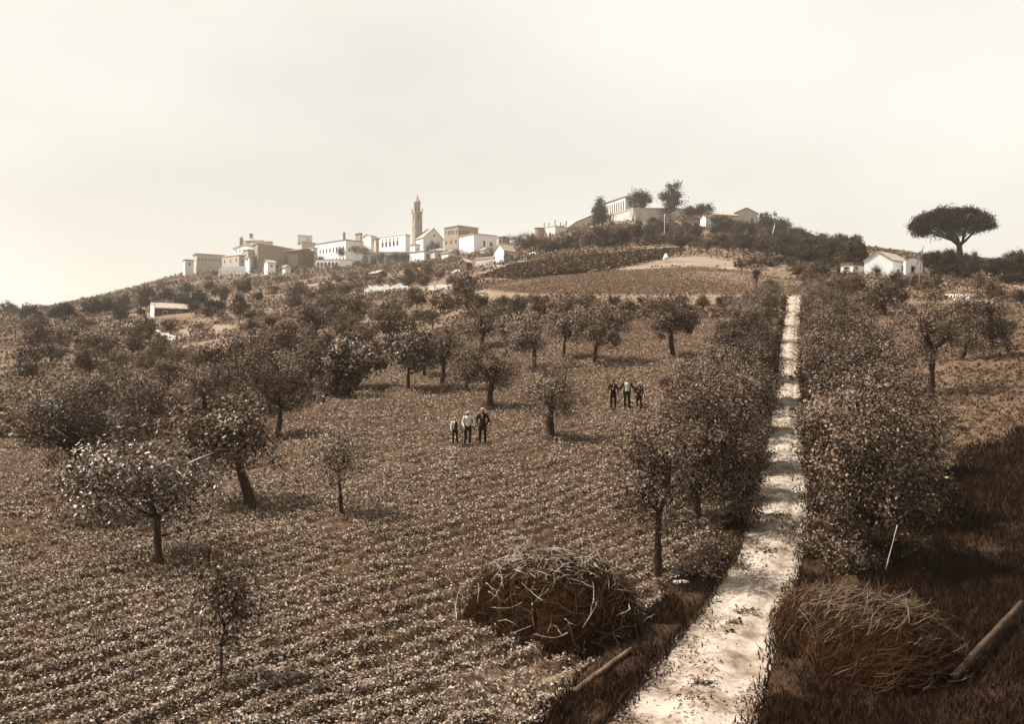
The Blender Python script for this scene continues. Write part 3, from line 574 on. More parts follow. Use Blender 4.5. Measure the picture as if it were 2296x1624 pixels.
#@@MORE
# ------------------------------------------------------------------ ground cover
def cover(name, label, n, pxr, yr, accept, L, W, mat, up=.9, k=3, hz=.08, seed=5, cat=None, spread=.065, pw=.5, y0=30.):
    rng = np.random.default_rng(seed); px = rng.uniform(pxr[0], pxr[1], n); Y = np.exp(rng.uniform(math.log(yr[0]), math.log(yr[1]), n))
    X = (px - CX) / F * Y; Z = base_h(px, Y); py = CY - Z * F / Y
    d, fur, n1, n2, n3 = soil_disp(X, Y, px, py); d = np.where(inpoly(px, py, VERGEP), 0.02, d)
    pr = accept(X, Y, px, py, fur, rng); keep = rng.random(n) < pr
    X, Y, Z, d = X[keep], Y[keep], (Z + d)[keep], None; m_ = len(X)
    P = np.stack([X, Y, Z], 1); s = np.maximum(1, Y / y0) ** pw
    P = np.repeat(P, k, 0); s = np.repeat(s, k); m3 = len(P)
    P += rng.normal(size=(m3, 3)) * np.array([spread, spread, 0]) * s[:, None]; P[:, 2] += rng.random(m3) * hz * s
    nn = rng.normal(size=(m3, 3)) * .62 + np.array([0, 0, up]); nn /= np.linalg.norm(nn, axis=1, keepdims=True)
    r = rng.normal(size=(m3, 3)); dd = np.cross(nn, r); dd /= np.linalg.norm(dd, axis=1, keepdims=True); ss = np.cross(dd, nn)
    l_ = (L * s * (.5 + rng.random(m3)))[:, None]; w_ = (W * s * (.5 + rng.random(m3)))[:, None]
    V = np.stack([P - dd * l_ * .5, P + dd * l_ * .5 + ss * w_ * .3, P + ss * w_ - dd * l_ * .1], 1).reshape(-1, 3)
    o = link(bpy.data.objects.new(name, mesh_np(name, V, np.arange(3 * m3).reshape(-1, 3), mat))); tag(o, label, cat, None, 'stuff'); return m3
def acc_field(X, Y, px, py, fur, rng):
    f = inpoly(px, py, FIELDP) & ~inpoly(px, py, VERGEP) &  ~inpoly(px, py, SHADE_R)
    cl = vnoise(X * 1.1, Y * 1.1, 71); lg = vnoise(X * .11, Y * .11, 41)
    return np.where(f, np.clip(.02 + (1.7 + np.clip((Y - 35) / 30, 0, 1)) * fur ** (2.4 + np.clip((Y - 35) / 12, 0, 3)) * (cl * 1.5) * (.45 + lg) * np.interp(X, [-24, -7], [.5, 1]), 0, 1), 0)  # crop thinned leftwards so darker soil stands in for shade
cover('leafy_crop', 'low leafy crop plants covering the clods of the field', 640000, (-60, 2100), (15, 110), acc_field, .07, .05, M['cover'], seed=5, cat='crop')
def acc_right(X, Y, px, py, fur, rng):
    return np.where(inpoly(px, py, RFIELD), .45 * vnoise(X * .9, Y * .9, 72), 0)
cover('field_weeds', 'small weeds dotted over the paler field right of the road', 60000, (1890, 2500), (35, 120), acc_right, .12, .08, M['vine'], seed=6, cat='weeds')
VG = [VERGEP, SHADE_R]
def acc_verge(X, Y, px, py, fur, rng):
    road = inpoly(px, py, ROADP); v = inpoly(px, py, VERGEP) | inpoly(px + 60 * (vnoise(X * .5, Y * .5, 57) - .5) + rng.normal(size=len(px)) * 10, py + 34 * (vnoise(X * .6, Y * .6, 58) - .5), SHADE_R)
    jx = px + rng.normal(size=len(px)) * 13 * 30 / Y; v2 = inpoly(jx, py, VERGEP) & ~inpoly(jx, py, ROADP)
    return np.where((v & ~road) | (v2 & (rng.random(len(px)) < .6)), .35 + .65 * vnoise(X * 1.3, Y * 1.3, 73), 0)
def blades(name, label, n, pxr, yr, accept, Hb, Wb, mat, seed, cat, pw=.4):
    rng = np.random.default_rng(seed); px = rng.uniform(pxr[0], pxr[1], n); Y = np.exp(rng.uniform(math.log(yr[0]), math.log(yr[1]), n))
    X = (px - CX) / F * Y; Z = base_h(px, Y); py = CY - Z * F / Y; k = rng.random(n) < accept(X, Y, px, py, None, rng)
    X, Y, Z = X[k], Y[k], Z[k]; n = len(X); s = np.maximum(1, Y / 30) ** pw; a = rng.uniform(0, 6.28, n)
    h = Hb * s * (.4 + rng.random(n)); l_ = rng.normal(size=(n, 2)) * .45 * h[:, None]; w_ = Wb * s * (.6 + rng.random(n))
    P = np.stack([X, Y, Z + .02], 1); o_ = np.stack([np.cos(a) * w_, np.sin(a) * w_, 0 * a], 1)
    V = np.stack([P - o_, P + o_, P + np.concatenate([l_, h[:, None]], 1)], 1).reshape(-1, 3)
    tag(link(bpy.data.objects.new(name, mesh_np(name, V, np.arange(3 * n).reshape(-1, 3), mat))), label, cat, None, 'stuff')
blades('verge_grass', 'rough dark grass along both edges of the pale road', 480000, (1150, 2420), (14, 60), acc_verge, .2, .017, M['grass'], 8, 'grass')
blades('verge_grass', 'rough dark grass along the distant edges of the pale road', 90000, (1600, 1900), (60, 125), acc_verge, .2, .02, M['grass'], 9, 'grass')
def acc_litter(X, Y, px, py, fur, rng):
    road = inpoly(px, py, ROADP); q = -py; xl = np.interp(q, [-p[1] for p in ROAD_L], [p[0] for p in ROAD_L]); xr = np.interp(q, [-p[1] for p in ROAD_R], [p[0] for p in ROAD_R])
    t = (px - xl) / (xr - xl); e_ = np.exp(-(t / .22) ** 2) + .7 * np.exp(-((1 - t) / .14) ** 2) + .25 * np.exp(-((t - .5) / .1) ** 2)
    return np.where(road, np.clip(e_ * (vnoise(X * 1.2, Y * .7, 91) * 2.2 - 1.0), 0, 1) * .8 + .006, 0)
cover('road_litter', 'fallen leaves and weeds littering the edges of the pale road', 150000, (1300, 1830), (15, 110), acc_litter, .07, .05, M['broad'], seed=14, cat='litter', hz=.04, k=2)
def acc_scrub(X, Y, px, py, fur, rng):
    a = vnoise(X * .05, Y * .05, 81); b_ = vnoise(X * .2, Y * .2, 82); bad = np.zeros(len(px), bool)
    for p in (MEADOW, PALE, VINES, [(325, 700), (325, 722), (435, 722), (435, 700)], YARD1, YARD2, STRIP, ROADP, FIELDP, RFIELD): bad |= inpoly(px, py, p)
    return np.where(bad | (py > 1000), 0, np.clip((a * .6 + b_ * .7 - .45) * 2.2, 0, 1))
cover('scrub', 'low scrub and tall grass mottling the hillside', 330000, (-60, 2400), (52, 700), acc_scrub, .34, .26, M['scrub'], seed=9, cat='scrub', hz=.5, spread=.3, k=2, pw=.75, y0=110.)
def acc_vine(X, Y, px, py, fur, rng):
    row = np.sin((Y * .9 + X * .12) * 1.6) > .0
    return np.where(inpoly(px, py, VINES) & row, .9, 0)
cover('vineyard', 'rows of low vines striping the slope above the meadow', 160000, (1050, 1560), (180, 290), acc_vine, .45, .35, M['vine'], seed=10, cat='vineyard', hz=.9, spread=.25, k=2, pw=0)
def acc_mead(X, Y, px, py, fur, rng): return np.where(inpoly(px, py, MEADOW), .8, 0)
cover('meadow_grass', 'pale tall grass of the open meadow beyond the road', 90000, (1050, 1820), (110, 230), acc_mead, .3, .12, M['meadow'], seed=12, cat='grass', hz=.35, spread=.3, k=2, pw=0)

# ------------------------------------------------------------------ buildings
def v2(a): return np.array(a[:2], float)
def slab(mb, O, u, nrm, s0, s1, z0, z1, d0, d1):
    """box on a wall face: along u from s0 to s1, height z0..z1, out from the wall d0..d1"""
    P = []
    for z_ in (z0, z1):
        for s_, d_ in ((s0, d1), (s1, d1), (s1, d0), (s0, d0)):
            p = O + u * s_ + nrm * d_; P.append((p[0], p[1], z_))
    mb.hexa(P)
def arch_slab(mb, O, u, nrm, s0, s1, z0, z1, d0, d1):
    r = (s1 - s0) / 2; c = (s0 + s1) / 2; prof = [(s0, z0), (s1, z0)] + [(c + r * cos(t), z1 - r + r * sin(t)) for t in np.linspace(0, pi, 7)]
    n_ = len(prof); V = []
    for d_ in (d1, d0):
        for s_, z_ in prof: p = O + u * s_ + nrm * d_; V.append((p[0], p[1], z_))
    V.append(tuple(np.mean(V[:n_], axis=0))); t = [[2 * n_, i, (i + 1) % n_] for i in range(n_)]
    mb.add(V, [[i, n_ + i, n_ + (i + 1) % n_, (i + 1) % n_] for i in range(n_)], t)
def window(par, O, u, nrm, s, z_, w_, h_, arch=False, door=False, frame='trim'):
    f = MB(); g = MB(); b_ = .18
    fn = arch_slab if arch else slab
    fn(f, O, u, nrm, s - w_ / 2 - b_, s + w_ / 2 + b_, z_ - h_ / 2 - (0 if door else b_), z_ + h_ / 2 + b_, -.05, .09)
    fn(g, O, u, nrm, s - w_ / 2, s + w_ / 2, z_ - h_ / 2 + (.03 if door else 0), z_ + h_ / 2, .02, .12)
    fo = f.build('door' if door else 'window', M[frame], par); g.build('leaf' if door else 'pane', M['pane'] if not door else M['core'], fo); return fo
def building(name, label, cat, C, L, Rr, Yc, wall='cream', roof='flat', rh=2.0, roofm='roof', wins=(), over=.5, eave=True, wallR=None, extra=None, group=None):
    px, yt, yb = C; k = Yc / F; Cp = np.array([(px - CX) * k, Yc]); zt = (CY - yt) * k; zv = (CY - yb) * k
    def pt(q): Yq = Yc + q[1]; return np.array([(q[0] - CX) / F * Yq, Yq])
    Lp, Rp = pt(L), pt(Rr); Bp = Lp + Rp - Cp
    zb = min(float(hgt(p[0], p[1])) for p in (Cp, Lp, Rp, Bp)) - 1.0; zb = min(zb, zv)
    e = empty(name, (Cp[0], Cp[1], zb), label, cat, group); off = np.array([Cp[0], Cp[1]])
    c, l_, r_, b_ = [p - off for p in (Cp, Lp, Rp, Bp)]; H = zt - zb; hv = zt - zv
    ctr = (c + b_) / 2; mb = MB(); ring = [c, r_, b_, l_]
    P = [(p[0], p[1], 0) for p in ring] + [(p[0], p[1], H) for p in ring]
    mb.hexa(P)
    if roof.startswith('gable'):
        A, B_ = ((c, l_), (r_, b_)) if roof == 'gableL' else ((c, r_), (l_, b_))
        m1 = (A[0] + A[1]) / 2; m2 = (B_[0] + B_[1]) / 2
        mb.add([(A[0][0], A[0][1], H), (A[1][0], A[1][1], H), (m1[0], m1[1], H + rh), (B_[0][0], B_[0][1], H), (B_[1][0], B_[1][1], H), (m2[0], m2[1], H + rh)], t=[[0, 1, 2], [3, 5, 4]], q=[[0, 2, 5, 3], [1, 4, 5, 2]])
    mb.build('wall', M[wall], e)
    if wallR:   # the other face in its own render, a thin skin proud of the wall
        pass
    rf = MB()
    def ov(p, o): d_ = p - ctr; return p + d_ / np.linalg.norm(d_) * o
    if roof == 'flat':
        q = [ov(p, over * 1.3) for p in ring]; rf.hexa([(p[0], p[1], H - .05) for p in q] + [(p[0], p[1], H + .45) for p in q])
    elif roof == 'hip':
        q = [ov(p, over * 1.4) for p in ring]; long_r = np.linalg.norm(r_ - c) >= np.linalg.norm(l_ - c)
        rf.hexa([(p[0], p[1], H - .05) for p in q] + [(p[0], p[1], H + .3) for p in q])
        a, b2 = ((c + l_) / 2, (r_ + b_) / 2) if long_r else ((c + r_) / 2, (l_ + b_) / 2); m1 = a * .65 + b2 * .35; m2 = a * .35 + b2 * .65
        V = [(p[0], p[1], H + .303) for p in q] + [(m1[0], m1[1], H + rh), (m2[0], m2[1], H + rh)]
        if long_r: rf.add(V, q=[[0, 1, 5, 4], [2, 3, 4, 5]], t=[[1, 2, 5], [3, 0, 4]])
        else: rf.add(V, q=[[1, 2, 5, 4], [3, 0, 4, 5]], t=[[0, 1, 4], [2, 3, 5]])
    else:
        A, B_ = ((c, l_), (r_, b_)) if roof == 'gableL' else ((c, r_), (l_, b_))
        m1 = (A[0] + A[1]) / 2; m2 = (B_[0] + B_[1]) / 2; dr = (m2 - m1) / np.linalg.norm(m2 - m1) * over; m1o = m1 - dr; m2o = m2 + dr
        for i in (0, 1):
            lo1 = A[i] - dr; lo2 = B_[i] + dr; sd_ = (A[i] - m1) / np.linalg.norm(A[i] - m1); dz = rh / np.linalg.norm(A[i] - m1) * over
            lo1 = lo1 + sd_ * over; lo2 = lo2 + sd_ * over; th = .28
            rf.hexa([(lo1[0], lo1[1], H - dz + .04), (lo2[0], lo2[1], H - dz + .04), (m2o[0], m2o[1], H + rh + .04), (m1o[0], m1o[1], H + rh + .04),
                     (lo1[0], lo1[1], H - dz + th), (lo2[0], lo2[1], H - dz + th), (m2o[0], m2o[1], H + rh + th), (m1o[0], m1o[1], H + rh + th)])
    rfo = rf.build('roof', M[roofm], e)
    for wd in wins:
        face, s, hf, w_, h_ = wd[:5]; opt = wd[5] if len(wd) > 5 else ''
        A_, B2 = (c, l_) if face == 'L' else (c, r_); d_ = B2 - A_; ln = np.linalg.norm(d_); u = d_ / ln
        nrm = np.array([-u[1], u[0]]); 
        if np.dot(nrm, (A_ + B2) / 2 - ctr) < 0: nrm = -nrm
        zc = (H - hv) + hv * hf if opt != 'g' else H + rh * hf
        window(e, A_, u, nrm, ln * s, zc, w_, h_, arch='a' in opt, door='d' in opt)
    e['_dim'] = (H, hv); return e, dict(c=c, l=l_, r=r_, b=b_, H=H, hv=hv, roof=rfo, k=k, off=off, zb=zb)
def chimney(info, fx, fy, h, w_=.9, z0=None):
    p = info['c'] + (info['r'] - info['c']) * fx + (info['l'] - info['c']) * fy; mb = MB(); z0 = info['H'] if z0 is None else z0
    mb.box((p[0], p[1], z0 + h / 2), (w_, w_, h)); mb.box((p[0], p[1], z0 + h + .1), (w_ * 1.35, w_ * 1.35, .3)); mb.build('chimney', M['brick'], info['roof'])
def row(face, s0, s1, n_, h, w_, hh, opt=''): return [(face, s0 + (s1 - s0) * i / max(1, n_ - 1), h, w_, hh, opt) for i in range(n_)]

# far left of the town
building('town_house', 'small low house at the extreme left end of the town', 'house', (415, 583, 603), (411, 6), (434, 5), 600, 'cream', 'hip', .9, 'roof_dark', [('R', .5, .6, 1, 1.5)])
e, i_ = building('convent', 'long low pale building with small square windows at the left end of town', 'building', (441, 569, 596), (433, 8), (512, 12), 610, 'grey', 'hip', 1.5, 'roof', row('R', .08, .92, 9, .55, .8, 1.1))
building('town_house', 'house with tall dark window slits in front of the long low building', 'house', (536, 572, 600), (498, 12), (549, 6), 590, 'grey', 'hip', 1.4, 'roof', row('L', .15, .85, 3, .62, .9, 1.8) + [('R', .5, .55, .9, 1.6)])
building('town_house', 'white faced tall house rising behind the house with window slits', 'house', (570, 553, 585), (523, 12), (579, 6), 625, 'white', 'gableL', 1.8, 'roof', row('L', .15, .85, 5, .8, .7, 1.2))
building('town_house', 'little gabled dwelling tucked beside the big blank dark hall', 'house', (551, 567, 590), (543, 3), (577, 5), 605, 'cream', 'gableR', 1.6, 'roof_dark', [('R', .5, .6, .8, 1.1)])
e, i_ = building('church', 'domed church with lantern and small belfry over the left part of the town', 'church', (566, 548, 580), (538, 10), (588, 8), 650, 'cream', 'hip', 2.2, 'roof', [('L', .5, .8, 1.8, 1.8, 'a')])
# dome, lantern and belfry
def ring_prism(mb, x, y, z0, z1, r0, r1, k=8, ph=.39):
    V = [(x + cos(ph + 2 * pi * i / k) * r, y + sin(ph + 2 * pi * i / k) * r, z_) for r, z_ in ((r0, z0), (r1, z1)) for i in range(k)] + [(x, y, z0), (x, y, z1)]
    mb.add(V, [[i, (i + 1) % k, k + (i + 1) % k, k + i] for i in range(k)], [[2 * k, (i + 1) % k, i] for i in range(k)] + [[2 * k + 1, k + i, k + (i + 1) % k] for i in range(k)])
p = (i_['b'] + i_['c']) / 2; H = i_['H']
d = MB(); ring_prism(d, p[0], p[1], H + .5, H + 3.0, 4.6, 4.6); ring_prism(d, p[0], p[1], H + 3.003, H + 4.6, 4.9, 1.6); d.build('dome', M['roof'], e)
d = MB(); ring_prism(d, p[0], p[1], H + 4.4, H + 7.4, 1.1, 1.1); ring_prism(d, p[0], p[1], H + 7.403, H + 7.8, 1.5, 1.5); d.build('lantern', M['brick'], e)
q_ = i_['l']; d = MB(); d.box((q_[0] + 1.2, q_[1] - 1, H + 2), (1.8, 1.8, 6)); ring_prism(d, q_[0] + 1.2, q_[1] - 1, H + 5.003, H + 6.2, 1.5, .2, 6); d.build('belfry', M['brick'], e)
e, i_ = building('great_hall', 'massive blank dark walled hall with a bright narrow left face', 'building', (578, 545, 590), (566, 14), (658, 34), 600, 'brick', 'hip', 1.8, 'roof', row('R', .1, .9, 7, .5, .8, 1.0))
for fx, fy, w2, h2 in ((.12, .5, 5, 2.2), (.38, .5, 4, 2.6), (.3, .3, 2.5, 1.8)):
    p = i_['c'] + (i_['r'] - i_['c']) * fx + (i_['l'] - i_['c']) * fy; MB().box((p[0], p[1], i_['H'] + h2 / 2 + .6), (w2, 3, h2)).build('dormer', M['grey'], i_['roof'])
e, i_ = building('town_house', 'blocky grey house with two stub towers left of the long white palace', 'house', (677, 543, 580), (668, 8), (706, 8), 640, 'grey', 'flat', 1, 'roof', row('R', .2, .8, 3, .45, 1, 1.8))
for fx, h2, w2 in ((.15, 4.6, 4.2), (.72, 4.8, 3.2)):
    p = i_['c'] + (i_['r'] - i_['c']) * fx + (i_['l'] - i_['c']) * .5; d = MB(); d.box((p[0], p[1], i_['H'] + h2 / 2), (w2, w2, h2)); d.box((p[0], p[1], i_['H'] + h2 + .15), (w2 + .5, w2 + .5, .3)); d.build('turret', M['cream'], e)
building('town_house', 'low dim house with a long roof between the dark hall and the grey blocky house', 'house', (668, 562, 585), (640, 5), (704, 8), 615, 'darkwall', 'gableR', 1.4, 'roof_dark')
e, i_ = building('palace', 'long white palace with two rows of tall dark windows and a flat eave', 'palace', (775, 538, 592), (706, 26), (815, 12), 640, 'white', 'hip', 1.2, 'roof_dark', row('L', .07, .93, 9, .66, 1.1, 2.6) + row('L', .07, .93, 9, .22, 1.0, 2.2) + row('R', .2, .8, 3, .62, 1.1, 2.4))
chimney(i_, .1, .1, 4.0, 1.3, i_['H'] + .8)
building('ruined_tower', 'stumpy round-topped ruined tower behind the long white palace', 'tower', (808, 524, 545), (797, 5), (812, 4), 680, 'brick', 'hip', 1.2, 'roof_dark')
building('town_house', 'plain pale house between the white palace and the arched window villa', 'house', (832, 529, 566), (814, 8), (845, 6), 665, 'cream', 'gableL', 1.5, 'roof', [('R', .5, .7, 1.4, 3.2)])
e, i_ = building('villa', 'white villa with five tall arched windows under five small square ones', 'villa', (909, 526, 568), (847, 20), (919, 7), 670, 'white', 'hip', 1.6, 'roof', row('L', .28, .82, 5, .62, 1.6, 3.4, 'a') + row('L', .28, .82, 5, .86, 1.0, .9))
d = MB()
# church beside the bell tower
e, i_ = building('church', 'gabled stone church with a small square gable opening beside the bell tower', 'church', (949, 532, 572), (926, 16), (994, 14), 690, 'cream', 'gableR', 7.0, 'roof', [('R', .2, .35, 1.8, 2.8), ('R', .55, .3, 1.4, 1.4, 'g')])
# bell tower
Yt = 705; k = Yt / F; cx = (935.5 - CX) * k; zt = lambda y: (CY - y) * k; zb = float(hgt(cx, Yt)) - 1.5
e = empty('bell_tower', (cx, Yt, zb), 'tall brick bell tower with a narrower octagonal top and a pointed spire', 'tower')
r_ = 11.2 * k; d = MB(); h1 = zt(479) - zb; a = R(28)
def rot(x, y): return (x * cos(a) - y * sin(a), x * sin(a) + y * cos(a))
s_ = r_ * .76
sq = [rot(-s_, -s_), rot(s_, -s_), rot(s_, s_), rot(-s_, s_)]
d.prism(sq, 0, h1); d.build('shaft', M['brick'], e)
g_ = MB(); g_.prism([(x * 1.1, y * 1.1) for x, y in sq], h1 + .003, h1 + 1.0); g_.prism([(x * 1.05, y * 1.05) for x, y in sq], h1 - 9.5, h1 - 9.1); g_.build('cornice', M['brick'], e)
for x, y in sq: MB().box((x, y, h1 + 2.0), (.7, .7, 2.4)).build('pinnacle', M['brick'], e)
d = MB(); h2 = zt(456) - zb; ring_prism(d, 0, 0, h1 + 1.003, h2, s_ * .86, s_ * .86); d.build('octagonal_stage', M['brick'], e)
d = MB(); ring_prism(d, 0, 0, h2 + .003, h2 + .8, s_ * .98, s_ * .98); d.build('cornice', M['brick'], e)
d = MB(); ring_prism(d, 0, 0, h2 + .803, zt(436) - zb, s_ * .86, .06); d.build('spire', M['roof'], e)
for fi in (0, 3):
    A_ = np.array(sq[fi]); B2 = np.array(sq[(fi + 1) % 4]) ; 
    if fi == 3: A_, B2 = np.array(sq[0]), np.array(sq[3])
    u = (B2 - A_); ln = np.linalg.norm(u); u = u / ln; nrm = np.array([u[1], -u[0]]) if fi == 0 else np.array([-u[1], u[0]])
    window(e, A_, u, nrm, ln * .5, zt(488) - zb, 1.8, 3.6, arch=True); window(e, A_, u, nrm, ln * .5, zt(514) - zb, .9, 1.4)
for kx in (-.13, .13):
    for yy in (461, 468): window(e, np.array([0, -s_ * .80]), np.array([1., 0]), np.array([0, -1.]), kx * s_ * 4, zt(yy) - zb, .7, 1.8, arch=True)
e, i_ = building('school', 'modern two storey brick block with grouped windows below a flat roof', 'building', (1027, 506, 552), (996, 12), (1072, 14), 660, 'brick', 'flat', 1, 'trim',
  row('L', .1, .3, 2, .72, 1.4, 2.4) + row('L', .42, .68, 3, .74, 1.5, 2.6) + [('L', .88, .78, 1.4, 2.2)] + row('L', .15, .85, 3, .25, 1.8, 2.2) + row('R', .1, .48, 4, .7, 1.6, 2.6))
building('town_house', 'big plain house with a white left wall and two square windows below the brick block', 'house', (1062, 524, 568), (1029, 14), (1114, 12), 610, 'white', 'hip', 1.0, 'roof', [('R', .45, .55, 1.3, 3.2), ('R', .75, .55, 1.8, 2.2)])
building('outbuilding', 'low shed roof half hidden behind the hill right of the big plain house', 'shed', (1118, 532, 548), (1113, 4), (1142, 6), 640, 'grey', 'gableR', .8, 'roof', row('R', .15, .8, 3, .5, 1.6, 1.2))
building('town_house', 'low white house with a pale hip roof in front of the gabled church', 'house', (951, 563, 585), (918, 8), (972, 5), 560, 'white', 'flat', 1, 'roof', [('R', .35, .5, 1.6, 2.4), ('R', .75, .5, 1.2, 2.2)])
building('town_house', 'wide low house with a broad pale roof right of the low white house', 'house', (975, 562, 582), (966, 5), (1019, 8), 552, 'grey', 'hip', 2.0, 'roof', row('R', .2, .8, 3, .5, 1.0, 1.4))
e, i_ = building('farmhouse', 'bright white gabled farmhouse with one square window standing alone under the town', 'house', (1130, 562, 596), (1108, 3.2), (1158, 5), 262, 'white', 'gableL', 1.7, 'roof', [('R', .62, .6, .6, .8), ('L', .3, .12, .7, .5)], over=.2)
chimney(i_, .12, .55, 1.0, .45, i_['H'] + 1.2)
building('lean_to', 'low lean-to with a plain wall on the left of the bright gabled farmhouse', 'shed', (1108, 578, 600), (1066, 5), (1112, 5), 265, 'grey', 'flat', .8, 'roof', over=.15)
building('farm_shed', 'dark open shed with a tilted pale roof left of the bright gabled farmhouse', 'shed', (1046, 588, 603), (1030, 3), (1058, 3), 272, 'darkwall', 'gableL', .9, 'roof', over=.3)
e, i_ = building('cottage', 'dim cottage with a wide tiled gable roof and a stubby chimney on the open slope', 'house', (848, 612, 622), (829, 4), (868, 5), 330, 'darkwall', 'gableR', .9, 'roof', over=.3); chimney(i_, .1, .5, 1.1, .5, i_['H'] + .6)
building('white_store', 'tiny white cube of a building among the trees below the dark hall', 'building', (559, 578, 592), (549, 3), (562, 3), 570, 'white', 'flat', 1, 'roof', [('L', .5, .7, 1, 1)])
for args in [
 ('pale low house with a flat roof wedged between the palace and the dim long-roofed house', (702, 556, 580), (690, 4), (712, 3), 625, 'cream', 'hip', .8, 'roof', [('R', .5, .5, .9, 1.3)]),
 ('narrow upright house peeping between the villa and the plain pale house', (843, 536, 565), (838, 4), (850, 3), 655, 'grey', 'hip', .8, 'roof_dark', [('R', .5, .6, .9, 1.6)]),
 ('low tiled house below the brick school block', (1005, 566, 584), (990, 5), (1030, 6), 535, 'cream', 'gableR', 1.3, 'roof', [('R', .3, .5, .9, 1.2), ('R', .7, .5, .9, 1.2)]),
 ('small white house among the gardens under the dark hall', (600, 588, 603), (592, 3), (618, 4), 540, 'white', 'gableL', 1.2, 'roof', [('R', .5, .5, .8, 1.0)]),
 ('tiny pale hut beside the white arcade on its right', (640, 598, 608), (633, 2), (652, 3), 520, 'cream', 'gableR', .8, 'roof', []),
 ('grey house with two windows just left of the great dark hall', (556, 560, 585), (545, 4), (568, 3), 600, 'grey', 'hip', .9, 'roof', [('L', .5, .6, .8, 1.3), ('R', .5, .6, .8, 1.3)]),
 ('white low house under the church gable beside the bell tower', (930, 548, 574), (920, 4), (942, 4), 640, 'white', 'hip', .8, 'roof', [('R', .5, .55, 1.0, 1.6)]),
 ('small distant house with a pale roof between the school and the farmhouse', (1085, 560, 574), (1076, 3), (1100, 4), 500, 'cream', 'gableR', 1.0, 'roof', [('R', .5, .5, .8, 1.0)])]:
    building('town_house', args[0], 'house', *args[1:])
# white arcade below the town wall: piers and lintel
Ya = 540; k = Ya / F; x0, x1 = 492, 548; zb = (CY - 619) * k
e = empty('arcade', ((x0 - CX) * k, Ya, zb), 'white walled arcade with round openings under the left part of the town', 'arcade'); n_ = 7; wd = (x1 - x0) * k
e2 = MB(); e2.box((wd / 2, 3, 1.6), (wd, .5, 7.4)); e2.build('back_wall', M['white'], e)
for i in range(n_ + 1): MB().box((i * wd / n_, 0, .4), (.7, .8, 5.0)).build('pier', M['white'], e)
MB().box((wd / 2, 0, 3.3), (wd + .7, .81, .8)).build('lintel', M['white'], e)
building('garden_wall', 'white garden wall pierced with arches below the long white palace', 'wall', (760, 583, 598), (708, 3), (790, 3), 560, 'white', 'flat', 1, 'trim', row('L', .1, .9, 6, .4, 1.3, 2.2, 'a'), over=.1)
building('retaining_wall', 'pale retaining wall supporting the gardens below the arched window villa', 'wall', (900, 566, 590), (812, 4), (922, 4), 590, 'grey', 'flat', 1, 'trim', row('L', .12, .92, 5, .45, 3.2, 4.2, 'a'), over=.1)
# ruined gate with pinnacles
Yg = 430; k = Yg / F; cx = (1209 - CX) * k; zb = float(hgt(cx, Yg)) - 1; e = empty('round_tower', (cx, Yg, zb), 'dark stub of a round tower left of the ruined gate', 'tower')
d = MB(); top = (CY - 513) * k - zb; ring_prism(d, 0, 0, 0, top, 1.7, 1.9, 12); d.build('wall', M['brick'], e); d = MB(); ring_prism(d, 0, 0, top + .003, top + .3, 2.05, 2.05, 12); d.build('coping', M['darkwall'], e)
e, i_ = building('ruined_gate', 'ruined castle gate with thin pinnacles, one bright wall and one dark wall', 'gate', (1245, 508, 535), (1219, 5), (1271, 5), 425, 'cream', 'flat', 1, 'trim', [('L', .45, .35, 1.0, 2.2, 'a')], over=.08)
for fx, fy, h in ((0, .95, 1.8), (0, .55, 1.4), (0, .02, 2.4), (.45, 0, 1.6), (.97, 0, 2.6)):
    p = i_['c'] + (i_['r'] - i_['c']) * fx + (i_['l'] - i_['c']) * fy; d = MB(); d.box((p[0], p[1], i_['H'] + .4 + h / 2), (.35, .35, h)); d.box((p[0], p[1], i_['H'] + .4 + h * .8), (.5, .5, .15)); d.build('pinnacle', M['brick'], e)
# castle: curtain slope, bastion, palace on top
def batter(name, label, pts, wallm, thick=2.0, slope=.12, cat='wall'):
    """battered masonry wall through print points (px, ytop, ybottom, Y)"""
    P = [((p[0] - CX) / F * p[3], p[3], (CY - p[1]) / F * p[3], (CY - p[2]) / F * p[3]) for p in pts]
    e = empty(name, (P[0][0], P[0][1], P[0][3]), label, cat); o = np.array([P[0][0], P[0][1], P[0][3]])
    for a, b_ in zip(P[:-1], P[1:]):
        u = np.array([b_[0] - a[0], b_[1] - a[1]]); u /= np.linalg.norm(u); nn = np.array([u[1], -u[0]])
        if nn[1] > 0: nn = -nn
        def q(p, z_, s): v = np.array([p[0], p[1]]) + nn * s; return (v[0] - o[0], v[1] - o[1], z_ - o[2])
        ha, hb = a[2] - a[3], b_[2] - b_[3]; mb = MB()
        mb.hexa([q(a, a[3] - 3, slope * (ha + 3)), q(b_, b_[3] - 3, slope * (hb + 3)), q(b_, b_[3] - 3, -thick), q(a, a[3] - 3, -thick), q(a, a[2], 0), q(b_, b_[2], 0), q(b_, b_[2], -thick), q(a, a[2], -thick)]); mb.build('wall', M[wallm], e)
        cp = MB(); cp.hexa([q(a, a[2] + .01, .25), q(b_, b_[2] + .01, .25), q(b_, b_[2] + .01, -thick - .1), q(a, a[2] + .01, -thick - .1), q(a, a[2] + .5, .25), q(b_, b_[2] + .5, .25), q(b_, b_[2] + .5, -thick - .1), q(a, a[2] + .5, -thick - .1)]); cp.build('coping', M['trim'], e)
    return e
batter('bastion', 'castle bastion with a bright slanting left face and a long dark right face', [(1372, 483, 505, 482), (1421, 468, 500, 455), (1556, 470, 505, 492)], 'grey', slope=.2)
batter('curtain_wall', 'pale sloping scarp wall climbing to the castle from the ruined gate', [(1268, 515, 530, 450), (1290, 499, 524, 465), (1330, 482, 516, 478)], 'grey', slope=.35)
